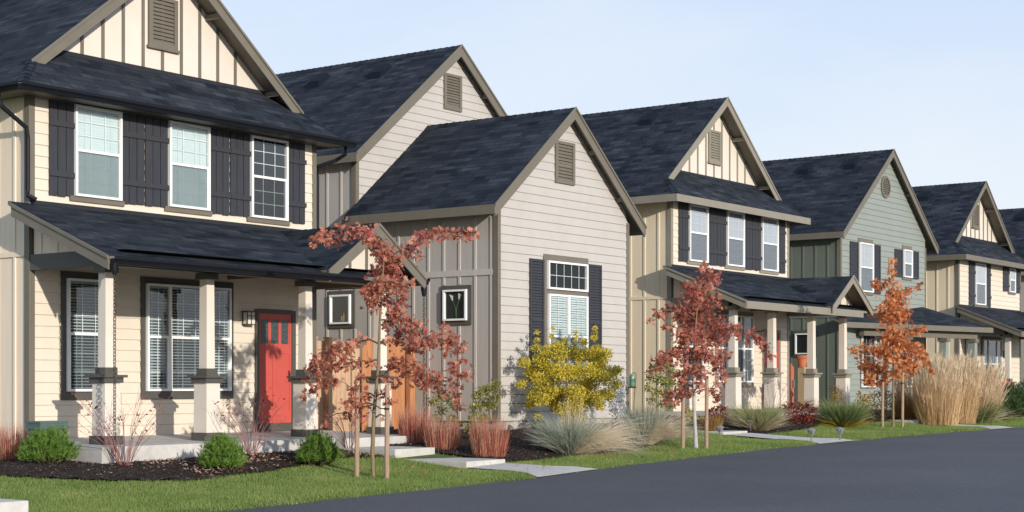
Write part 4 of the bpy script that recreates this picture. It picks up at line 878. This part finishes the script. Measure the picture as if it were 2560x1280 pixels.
# maroon shrubs
leafy('shrub', 'round maroon barberry in front of the cream porch between two green grasses', 'shrub', (2000, 1062), [(2000, 1062), (2000, 1045)], [(1965,1018,12),(1980,1012,12),(2000,1015,14),(2020,1015,12),(2036,1025,11),(1970,1035,14),(1990,1035,16),(2012,1037,16),(2030,1040,13),(1960,1045,8),(1985,1050,13),(2005,1052,13),(2022,1052,11)]*2, .06, LEAF_OVAL, 'maroon_leaf', 'twig', .24, .4, .012, None, rtw=.003, shrub=True)
leafy('shrub', 'small red shrub by the stakes of the maroon oak', 'shrub', (1795, 1068), [(1795, 1068), (1797, 1050)], [(1780,1025,10),(1797,1020,12),(1812,1025,12),(1785,1040,11),(1803,1040,13),(1818,1042,10),(1795,1052,10)]*2, .06, LEAF_OVAL, 'maroon_leaf', 'twig', .24, .35, .012, None, rtw=.003, shrub=True)
leafy('shrub', 'golden shrub behind the last cream porch post of the second cream house', 'shrub', (2090, 1040), [(2090, 1040), (2090, 1020)], [(2085,970,11),(2092,985,13),(2083,1000,12),(2100,1000,11),(2090,1015,12),(2150,985,12),(2165,1000,13),(2150,1010,12)]*2, .06, LEAF_OVAL, 'gold_leaf', 'tantwig', .18, .4, .01, None, d=41.5, rtw=.003, shrub=True)
leafy('shrub', 'wide tan and amber shrubs behind the stakes of the orange oak', 'shrub', (2195, 1052), [(2195, 1052), (2195, 1035)], [(2155,1000,15),(2175,990,15),(2195,985,15),(2215,985,16),(2235,990,15),(2165,1020,16),(2185,1015,18),(2205,1012,18),(2228,1012,17),(2175,1038,14),(2200,1038,16),(2225,1036,15),(2248,1000,14),(2250,1025,14)]*2, .06, LEAF_OVAL, 'brown_leaf', 'tantwig', .18, .5, .012, None, d=43.5, rtw=.003, shrub=True)
# junipers at the right edge
def needle_mound(name, label, base, d, w, h, n, mat, ln=.09, nw=.005, per=14, up=.8, squash=.8, group=None, cat='shrub', lobes=5):
    if d is None: (bx, by, bz), d = gnd(*base)
    bx, by, bz = at(base[0], base[1], d); root = thing(name, (bx, by, bz), label, cat, group)
    st = MB(); C = []; D = []
    lob = [(RNG.uniform(-.24, .24)*w, RNG.uniform(-.2, .2)*w, RNG.uniform(.85, 1.1)) for _ in range(lobes)]+[(0, 0, 1)]
    for _ in range(n):
        lx, ly, ls = lob[RNG.integers(len(lob))]; v = unit(RNG.normal(0, 1, 3)); v[2] = abs(v[2])*1.0-.12; rr = RNG.uniform(.55, 1)**.5*.5*ls
        p = np.array([lx*.75+v[0]*w*rr*.72, ly*.75+v[1]*w*squash*rr*.72, h*(.14+.9*max(v[2], 0)*ls*RNG.uniform(.55, 1.0))])
        C.append(p+np.array([bx, by, bz])); D.append(unit(np.array([v[0]*.7, v[1]*.7, up+max(v[2], 0)])))
    C = np.array(C); D = np.array(D)
    for k in range(0, n, max(1, n//60)): st.tube([(bx, by, bz-.02), tuple((C[k]+np.array([bx, by, bz]))/2+np.array([0, 0, -.04])), tuple(C[k])], [.012, .008, .005], 5)
    st.build('stem', 'twig', root)
    P = np.repeat(C, per, 0); DD = np.repeat(D, per, 0); q = RNG.uniform(0, 1, (len(P), 1)); P = P+DD*ln*1.5*q
    dr = unit(DD+RNG.normal(0, .55, P.shape)); L = ln*RNG.uniform(.6, 1.1, (len(P), 1)); s_ = unit(np.cross(dr, RNG.normal(0, 1, P.shape)))*nw
    V = np.stack([P-s_, P+s_, P+dr*L], 1).reshape(-1, 3); np_mesh('foliage', V, np.arange(len(V)).reshape(-1, 3), mat, root); return root
MG = 'mugo pines in the bed before the cream porch'
needle_mound('dwarf_pine', 'widest dwarf pine at the left in front of the green utility box', (118, 1162), None, .86, .47, 520, 'pine', .075, .0045, 26, group=MG)
needle_mound('dwarf_pine', 'round dwarf pine in front of the second porch post, between the other two', (560, 1178), None, .80, .50, 520, 'pine', .075, .0045, 26, group=MG)
needle_mound('dwarf_pine', 'dwarf pine nearest the concrete steps and the rust-red oak', (793, 1164), None, .80, .46, 520, 'pine', .075, .0045, 26, group=MG)
JU = 'dark junipers at the right edge'
needle_mound('juniper', 'low dark juniper beside the tall straw grasses', (2512, 1040), 45., .95, .5, 420, 'juniper', .12, .008, 16, .5, group=JU)
needle_mound('juniper', 'yellow-tipped juniper cut by the right edge of the photo', (2556, 1036), 46., 1.2, .65, 420, 'juniper', .12, .008, 16, .5, group=JU)
needle_mound('juniper', 'upper juniper under the red chair', (2525, 1012), 47.5, 1.4, .55, 420, 'juniper', .12, .008, 16, .5, group=JU)

def blade_set(B, tipvec, width, seg, sag, wmid=.6):
    """curved tapering blades: p(t)=B+tip*t - sag*t^2 z"""
    n = len(B); t = np.linspace(0, 1, seg+1)
    P = B[:, None]+tipvec[:, None]*t[None, :, None]; P[:, :, 2] -= sag[:, None]*t[None]**2.2
    side = unit(np.cross(tipvec, RNG.normal(0, 1, (n, 3))))
    w = width*np.maximum(1-t**1.6, .06)*np.minimum(1, .5+t*2)
    V = np.stack([P-side[:, None]*w[None, :, None]/2, P+side[:, None]*w[None, :, None]/2], 2)
    idx = np.arange(n*(seg+1)*2).reshape(n, seg+1, 2)
    Fq = np.stack([idx[:, :-1, 0], idx[:, :-1, 1], idx[:, 1:, 1], idx[:, 1:, 0]], -1).reshape(-1, 4)
    return V.reshape(-1, 3), Fq
def grass_clump(label, base, d, sets, group=None, name='ornamental_grass', heads=False):
    """sets: (part, mat, n, base radius, height, spread, lean(px dir), sag, width)"""
    if d is None: (_, _, _), d = gnd(*base)
    bx, by, bz = at(base[0], base[1], d); root = thing(name, (bx, by, bz), label, 'grass', group)
    for (part, mat, n, br, h, spr, lean, sag, wd) in sets:
        a = RNG.uniform(0, 2*np.pi, n); r = br*np.sqrt(RNG.uniform(0, 1, n)); out = np.stack([np.cos(a), np.sin(a)], -1)
        B = np.stack([bx+out[:, 0]*r, by+out[:, 1]*r, np.full(n, bz-.02)], -1)
        hh = h*(.38+.67*RNG.uniform(0, 1, n)**.8); sp = spr*RNG.uniform(.15, 1, n); a2 = a+RNG.normal(0, .5, n)
        tip = np.stack([np.cos(a2)*sp+lean*ST*RNG.uniform(.3, 1, n), np.sin(a2)*sp-lean*CT*RNG.uniform(.3, 1, n), hh], -1)
        sg_ = sag*RNG.uniform(.4, 1.2, n)*hh; V, Fq = blade_set(B, tip, wd, 5, sg_)
        if heads and part == 'plumes':
            E_ = B+tip; E_[:, 2] -= sg_; k_ = 5; E_ = np.repeat(E_, k_, 0); D_ = unit(np.repeat(tip, k_, 0))*1.0
            ff = RNG.uniform(-.42, -.02, len(E_)); P_ = E_+np.repeat(tip, k_, 0)*ff[:, None]*.45
            V2, F2 = blade_set(P_, D_*RNG.uniform(.10, .22, (len(P_), 1))+RNG.normal(0, .022, P_.shape), .017, 3, np.zeros(len(P_))); F2 = F2+len(V); V = np.concatenate([V, V2]); Fq = np.concatenate([Fq, F2])
        np_mesh(part, V, Fq, mat, root)
    return root
RG = 'red ornamental grasses'
grass_clump('red grass cut by the left edge beside the dwarf pine', (22, 1152), None, [('blades', 'redgrass', 1000, .32, .66, .13, 0, .1, .007), ('dry_stalks', 'straw', 120, .2, .7, .16, 0, .1, .006)], RG)
grass_clump('crimson grass nearest the step and rain chain', (1036, 1108), 29.0, [('blades', 'redgrass', 1100, .26, .76, .13, 0, .1, .007), ('dry_stalks', 'straw', 100, .16, .8, .16, 0, .1, .006)], RG)
grass_clump('orange-red grass between the crimson one and the one by the gray corner', (1106, 1126), 28.3, [('blades', 'redgrass', 1000, .27, .70, .14, 0, .12, .007), ('dry_stalks', 'straw', 200, .18, .74, .18, 0, .1, .006)], RG)
grass_clump('red grass in front of the foundation corner of the gray wing', (1222, 1142), 27.6, [('blades', 'redgrass', 1300, .28, .80, .14, 0, .1, .007), ('dry_stalks', 'straw', 140, .18, .85, .18, 0, .1, .006)], RG)
BO = 'blue oat grasses with straw plumes'
grass_clump('larger blue-gray oat grass spilling straw plumes over the lawn below the yellow bush', (1428, 1140), 28.6, [('blades', 'blueoat', 3600, .16, 1.0, .72, -.16, .42, .0095), ('plumes', 'plume', 2000, .22, 1.35, .62, 1.2, .95, .0068), ('dry_stalks', 'straw', 220, .12, 1.2, .3, 0, .1, .006)], BO)
grass_clump('smaller blue-gray oat grass at the right corner of the gray wing', (1610, 1108), 31.0, [('blades', 'blueoat', 2600, .14, .92, .48, -.04, .3, .009), ('plumes', 'plume', 1300, .18, 1.2, .55, 1.0, .9, .0068), ('dry_stalks', 'straw', 160, .1, 1.05, .3, .2, .15, .006)], BO)
grass_clump('pale fountain grass in front of the second cream porch', (1893, 1078), None, [('blades', 'fountain', 2000, .16, .85, .70, 0, .38, .011), ('dry_stalks', 'straw', 1000, .16, .7, .85, 0, .42, .009)])
grass_clump('green fountain grass with yellow base right of the maroon barberry', (2106, 1068), None, [('blades', 'greenblade', 2600, .16, .92, .78, 0, .38, .011), ('dry_stalks', 'gold_leaf', 400, .18, .35, .75, 0, .5, .011)])
grass_clump('small brown grass clump at the foot of the red shrub', (1778, 1078), None, [('blades', 'reeddark', 700, .16, .42, .2, 0, .1, .009)])
RD = 'tall feather reed grasses'
grass_clump('darkest amber reed grass left in the row of tall grasses', (2290, 1056), 43.4, [('blades', 'reeddark', 1600, .46, 1.15, .38, 0, .2, .011), ('plumes', 'reed', 260, .3, 1.45, .42, -.1, .12, .009)], RD, heads=True)
grass_clump('tall straw reed grass in the middle of the row, with vertical plumes', (2345, 1062), 42.0, [('blades', 'reed', 1700, .50, 1.3, .28, 0, .08, .010), ('plumes', 'straw', 620, .46, 1.75, .34, 0, .06, .009)], RD, heads=True)
grass_clump('tallest straw reed grass right of the middle clump', (2388, 1060), 43.2, [('blades', 'reed', 1700, .52, 1.35, .28, 0, .08, .010), ('plumes', 'straw', 620, .48, 1.9, .38, .06, .06, .009)], RD, heads=True)
grass_clump('straw reed grass with a green skirt, rightmost of the tall row', (2440, 1060), 43.6, [('blades', 'greenblade', 1600, .34, 1.05, .72, 0, .5, .012), ('plumes', 'straw', 700, .34, 1.8, .50, .14, .14, .010), ('dry_stalks', 'reed', 700, .3, 1.4, .45, .1, .15, .010), ('fallen_stalks', 'straw', 260, .2, .7, .5, .8, .5, .01)], RD, heads=True)
grass_clump('short tan grass between the orange oak stakes and the amber reeds', (2262, 1056), 43.8, [('blades', 'reed', 800, .25, .8, .38, 0, .3, .010)], RD)
# red-twig dogwoods
def twigs(label, base, d, n, h, spr, lv, mat='redtwig', low=0, name='dogwood_shrub', group='bare red-twig dogwoods', lmat='maroon_leaf'):
    if d is None: (_, _, _), d = gnd(*base)
    bx, by, bz = at(base[0], base[1], d); root = thing(name, (bx, by, bz), label, 'shrub', group); m = MB(); tips = []
    for _ in range(n):
        a = RNG.uniform(0, 2*np.pi); s_ = spr*RNG.uniform(.25, 1); hh = h*RNG.uniform(.45, 1); p = Vector((bx+math.cos(a)*.06, by+math.sin(a)*.06, bz)); q = Vector((bx+math.cos(a)*s_*.45, by+math.sin(a)*s_*.45, bz+hh*.55)); t = Vector((bx+math.cos(a)*s_+RNG.normal(0, .04), by+math.sin(a)*s_+RNG.normal(0, .04), bz+hh))
        m.tube([tuple(p), tuple(q), tuple(t)], [.0048, .0036, .0018], 4); tips.append(t)
        for _ in range(3):
            f = RNG.uniform(.4, .95); o = q.lerp(t, f); e = o+Vector((RNG.normal(0, .09), RNG.normal(0, .09), RNG.uniform(.05, .2))); m.tube([tuple(o), tuple(e)], [.0024, .0012], 3); tips.append(e)
    m.build('stem', mat, root)
    C = np.array([tuple(tips[RNG.integers(len(tips))]) for _ in range(lv)])+RNG.normal(0, .02, (lv, 3)); V, Fq = leaves(C, .05, LEAF_OVAL, .8); np_mesh('foliage', V, Fq, lmat, root); return root
twigs('bare red-twig shrub around the rain chain in front of the first porch pier', (312, 1168), None, 40, 1.08, .78, 60)
twigs('bare red-twig shrub behind the middle dwarf pine, below the red door', (628, 1134), 25.6, 34, 1.0, .70, 60)
twigs('sparse red-twig shrub with a few crimson leaves behind the right dwarf pine', (872, 1120), 26.8, 26, .7, .55, 60)
twigs('thin red-twig shrub below the second cream porch, by the red door', (1930, 1050), 38.0, 16, 1.1, .8, 8)
# ivy-like dead tuft by the utility box
grass_clump('dry tan tuft beside the green utility box', (150, 1094), 24.3, [('blades', 'straw', 260, .05, .26, .16, .05, .8, .008)])

# ------------------------------------------------------------------ small things
U = thing('utility_box', (15.0, 19.6, g(15.2, 19.6)), 'green utility box at the left corner of the cream porch, behind a dwarf pine', 'utility box')
zt = -.55; zg = g(15.2, 19.6)-.05
MB().box(14.97, 15.43, 19.60, 19.90, zg, zt-.12).build('cabinet', 'ubox', U)
l = MB(); l.box(14.945, 15.455, 19.575, 19.925, zt-.118, zt-.07); l.box(14.955, 15.445, 19.585, 19.915, zt-.068, zt-.03); l.box(14.945, 15.455, 19.575, 19.925, zt-.028, zt); l.build('lid', 'ubox', U)
# fence and gate between the two nearest houses
FN = thing('wood_fence', (22.45, 21.43, g(23, 21.4)), 'cedar board fence between the near cream house and the gray house', 'fence')
b = MB(); x = 22.5
while x < 24.02:
    t_ = .82+RNG.uniform(-.02, .02); b.box(x, x+.135, 21.43, 21.452+RNG.uniform(0, .006), -1.0, t_); x += .14
b.build('fence_boards', 'cedar', FN)
MB().box(22.5, 24.0, 21.46, 21.51, .45, .54).box(22.5, 24.0, 21.46, 21.51, -.6, -.51).build('fence_rail', 'cedar', FN)
for x in (22.62, 23.05, 25.5): MB().box(x-.05, x+.05, 21.30, 21.425, -1.0, .88 if x < 25 else .75).box(x-.062, x+.062, 21.29, 21.435, .88 if x < 25 else .75, .91 if x < 25 else .78).build('fence_post', 'cedar_o' if x > 25 else 'cedar', FN)
b = MB()
for x in (25.56, 25.66): b.box(x, x+.095, 21.43, 21.455, -1.0, .74)
b.build('fence_boards', 'cedar_o', FN)
GT = thing('wood_gate', (24.05, 21.4, g(24.5, 21.4)), 'arched orange cedar gate behind the last porch pier of the near cream house', 'gate')
b = MB(); n = 9; w_ = 1.32/n
for i in range(n):
    a = 24.08+i*w_; f = lambda x: .62+.36*math.sqrt(max(0, 1-((x-24.74)/.68)**2))
    b.hexa([(a, 21.40, -.95), (a+w_-.006, 21.40, -.95), (a+w_-.006, 21.425, -.95), (a, 21.425, -.95)], [(a, 21.40, f(a)), (a+w_-.006, 21.40, f(a+w_-.006)), (a+w_-.006, 21.425, f(a+w_-.006)), (a, 21.425, f(a))])
b.build('gate_boards', 'cedar_o', GT)
MB().box(24.1, 25.38, 21.43, 21.465, .3, .4).box(24.1, 25.38, 21.43, 21.465, -.7, -.6).build('gate_rail', 'cedar_o', GT)
MB().box(25.28, 25.36, 21.385, 21.399, .12, .3).build('latch', 'bronze', GT)
# second gate, post and pot by the second cream house
G2 = thing('wood_gate', (42.5, 21.6, g(42.6, 21.6)), 'rounded orange gate beside the second cream house, under the dark green side wall', 'gate')
b = MB()
for i in range(6):
    a = 42.3+i*.14; f = lambda x: .35+.45*math.cos(min(1.5, (x-42.3)/.95*1.45))
    b.hexa([(a, 21.4, -.9), (a+.134, 21.4, -.9), (a+.134, 21.43, -.9), (a, 21.43, -.9)], [(a, 21.4, f(a)), (a+.134, 21.4, f(a+.134)), (a+.134, 21.43, f(a+.134)), (a, 21.43, f(a))])
b.build('gate_boards', 'redgate', G2)
MB().box(43.0, 43.1, 21.37, 21.399, -.1, .12).box(43.03, 43.07, 21.34, 21.37, -.1, .12).build('latch', 'metal', G2)
pt = at(2008, 918, 44.6); P2 = MB(); P2.box(pt[0]-.13, pt[0]+.13, pt[1]-.10, pt[1]+.10, -1.0, pt[2]); tag(P2.build('fence_post', 'post'), 'pale square wooden post carrying the terracotta pot beside the second gate', 'post')
pq = thing('flower_pot', (pt[0]-.06, pt[1], pt[2]), 'terracotta pot standing on the pale wooden post', 'pot')
MB().lathe(pt[0]-.06, pt[1], [(.10, pt[2]), (.15, pt[2]+.24), (.15, pt[2]+.25)], 18).build('pot_body', 'terra', pq, smooth=True); MB().lathe(pt[0]-.06, pt[1], [(.17, pt[2]+.235), (.185, pt[2]+.33), (.15, pt[2]+.33), (.14, pt[2]+.27)], 18).build('pot_rim', 'terra', pq, smooth=True)
# hooked garden lantern
hk = at(1583, 1042, 33.6); ho = thing('garden_hook', hk, 'thin shepherd hook with a green glass feeder at the corner of the gray wing', 'feeder'); z0 = hk[2]-.05
pts = [at(1583, 1045, 33.6), at(1586, 990, 33.6), at(1590, 945, 33.6), at(1590, 937, 33.6), at(1587, 931, 33.6), at(1583, 931, 33.6), at(1580, 936, 33.6)]
MB().tube(pts, .008, 6).build('hook', 'bronze', ho)
fd = at(1580.5, 955, 33.6); MB().lathe(fd[0], fd[1], [(.02, fd[2]+.17), (.05, fd[2]+.14), (.058, fd[2]+.1), (.058, fd[2]-.08), (.05, fd[2]-.1)], 12).build('jar', 'jar', ho, smooth=True)
MB().lathe(fd[0], fd[1], [(.095, fd[2]-.125), (.095, fd[2]-.11), (.04, fd[2]-.10)], 12).build('tray', 'bronze', ho)
# path lights
PL = 'solar path lights'
def path_light(px, py, label, d=None):
    if d is None: _, d = gnd(px, py)
    x, y, z = at(px, py, d); o = thing('path_light', (x, y, z), label, 'path light', PL)
    MB().tube([(x, y, z-.03), (x, y, z+.15)], .013, 8).build('spike', 'metal', o)
    MB().lathe(x, y, [(.03, z+.15), (.05, z+.19), (.065, z+.235)], 10).build('lens', 'lens', o)
    c = MB(); c.lathe(x, y, [(.10, z+.235), (.095, z+.25), (.05, z+.275), (.02, z+.285)], 14)
    for q in range(4): c.box(x-.052 if q == 0 else x+.04 if q == 1 else x-.04, x-.04 if q == 0 else x+.052 if q == 1 else x+.04, y-.05 if q < 2 else (y-.052 if q == 2 else y+.04), y+.05 if q < 2 else (y-.04 if q == 2 else y+.052), z+.165, z+.236)
    c.build('cap', 'metal', o)
path_light(1799, 1098, 'path light in front of the concrete step by the maroon oak'); path_light(1876, 1080, 'path light behind the concrete step end, below the pale fountain grass'); path_light(2028, 1105, 'path light on the near side of the walk at the street edge'); path_light(2100, 1102, 'path light on the far side of the walk at the street edge')
# red chair
cx_, cy_, cz_ = at(2512, 985, 48.2); CH = thing('garden_chair', (cx_, cy_, cz_-.35), 'red slatted garden chair above the junipers at the right edge', 'chair')
b = MB(); R_ = Vector((ST, -CT, 0)); T_ = Vector((CT, ST, 0))
def cb(o, u0, u1, v, z0_, z1_, lean): 
    p = lambda u, zz, dv: tuple(Vector((cx_, cy_, cz_))+R_*u+T_*(v+lean*zz+dv)+Vector((0, 0, zz)))
    o.hexa([p(u0, z0_, 0), p(u1, z0_, 0), p(u1, z0_, .025), p(u0, z0_, .025)], [p(u0+.06*(z1_ > .2), z1_, 0), p(u1+.06*(z1_ > .2), z1_, 0), p(u1+.06*(z1_ > .2), z1_, .025), p(u0+.06*(z1_ > .2), z1_, .025)])
for i in range(5): cb(b, -.27+i*.11, -.27+i*.11+.105, .0, -.02, .40-.03*abs(i-2)**1.3, .35)
b.build('backrest', 'redchair', CH)
b = MB()
for i in range(5): cb(b, -.26, .26, -.08-i*.1, -.03-.001*i, -.005, 0)
b.build('seat', 'redchair', CH)
for u in (-.25, .22):
    for v_ in (-.05, -.5): b = MB(); cb(b, u, u+.04, v_, -.38, -.035, 0); b.build('leg', 'redchair', CH)
# window-ledge ornaments of the gray house
def ledge(Yc): return (25.78-.018, Yc)
x_, y_ = ledge(23.42); va = thing('vase', (x_, y_, 1.345), 'small amber figure on the ledge of the farther square side window', 'ornament')
MB().lathe(x_, y_, [(.012, 1.345), (.016, 1.40), (.016, 1.45), (.009, 1.49), (.011, 1.53)], 10).lathe(x_, y_+.06, [(.012, 1.345), (.016, 1.40), (.014, 1.44), (.007, 1.47)], 10).build('vase_body', 'amber', va, smooth=True)
y_ = 20.35; lv = thing('lily', (x_, y_, 1.345), 'two white calla lilies standing in the nearer square side window', 'flowers')
MB().tube([(x_, y_, 1.345), (x_, y_+.01, 1.55), (x_, y_+.09, 1.70)], .009, 6).tube([(x_, y_, 1.345), (x_, y_-.01, 1.55), (x_, y_-.08, 1.72)], .009, 6).build('stem', 'stem', lv)
b = MB()
for (q, zz, s_) in ((.09, 1.70, 1), (-.08, 1.72, -1)): b.hexa([(x_-.008, y_+q-.01, zz), (x_+.008, y_+q-.01, zz), (x_+.008, y_+q+.01, zz), (x_-.008, y_+q+.01, zz)], [(x_-.012, y_+q-.04+s_*.03, zz+.10), (x_+.012, y_+q-.04+s_*.03, zz+.10), (x_+.012, y_+q+.05+s_*.03, zz+.13), (x_-.012, y_+q+.05+s_*.03, zz+.13)])
b.build('petal', 'lily', lv)

# ------------------------------------------------------------------ light, sky, camera
EL, AZ = math.radians(13.5), math.radians(21.0)
dv = Vector((math.sin(AZ)*math.cos(EL), math.cos(AZ)*math.cos(EL), -math.sin(EL)))
sl_ = bpy.data.lights.new('sun', 'SUN'); sl_.energy = 3.8; sl_.angle = math.radians(.6); sl_.color = (1, .94, .845)
so = bpy.data.objects.new('sun', sl_); COL.objects.link(so); so.rotation_euler = dv.to_track_quat('-Z', 'Y').to_euler(); so.location = (0, 0, 40)
wd = bpy.data.worlds.new('World'); sc.world = wd; wd.use_nodes = True; nt = wd.node_tree; nt.nodes.clear(); N = nt.nodes.new; L = nt.links.new
sk = N('ShaderNodeTexSky'); sk.sky_type = 'NISHITA'; sk.sun_disc = False; sk.sun_elevation = EL; sk.sun_rotation = math.pi+AZ; sk.air_density = 1.0; sk.dust_density = .6; sk.ozone_density = 1.5
bg = N('ShaderNodeBackground'); bg.inputs[1].default_value = .15; wo = N('ShaderNodeOutputWorld'); 
tc = N('ShaderNodeTexCoord'); sx = N('ShaderNodeSeparateXYZ'); L(tc.outputs['Generated'], sx.inputs[0])
hz = ramp(N, [(0, (5.0, 5.3, 5.7)), (.10, (4.85, 5.25, 5.75)), (.32, (3.1, 4.1, 5.75)), (.8, (2.4, 3.3, 4.9))]); L(sx.outputs[2], hz.inputs[0])
mp = N('ShaderNodeMapping'); mp.inputs['Scale'].default_value = (2.2, 2.2, 7); mp.inputs['Rotation'].default_value = (.1, .25, .6); L(tc.outputs['Generated'], mp.inputs[0])
cn = N('ShaderNodeTexNoise'); cn.inputs['Scale'].default_value = 1.6; cn.inputs['Detail'].default_value = 7; cn.inputs['Roughness'].default_value = .55; L(mp.outputs[0], cn.inputs['Vector'])
cm = N('ShaderNodeMapRange'); cm.inputs[1].default_value = .42; cm.inputs[2].default_value = .75; cm.inputs[3].default_value = 0; cm.inputs[4].default_value = .5; L(cn.outputs[0], cm.inputs[0])
m1 = N('ShaderNodeMix'); m1.data_type = 'RGBA'; m1.inputs[0].default_value = .92; L(sk.outputs[0], m1.inputs[6]); L(hz.outputs[0], m1.inputs[7])
m2 = N('ShaderNodeMix'); m2.data_type = 'RGBA'; m2.inputs[7].default_value = (5.2, 5.4, 5.7, 1); L(cm.outputs[0], m2.inputs[0]); L(m1.outputs[2], m2.inputs[6])
L(m2.outputs[2], bg.inputs[0]); L(bg.outputs[0], wo.inputs[0])
cam = bpy.data.cameras.new('camera'); co = bpy.data.objects.new('camera', cam); COL.objects.link(co); sc.camera = co
co.location = (0, 0, H); co.rotation_euler = Vector((CT, ST, 0)).to_track_quat('-Z', 'Y').to_euler()
cam.sensor_fit = 'HORIZONTAL'; cam.sensor_width = 36; cam.lens = 36*F_PX/2560; cam.shift_x = 0; cam.shift_y = (HY-640)/2560; cam.clip_end = 3000; cam.clip_start = .1
sc.view_settings.view_transform = 'Standard'; sc.view_settings.look = 'None'; sc.view_settings.gamma = 1; sc.view_settings.exposure = .2
sc.cycles.max_bounces = 6; sc.cycles.transparent_max_bounces = 8
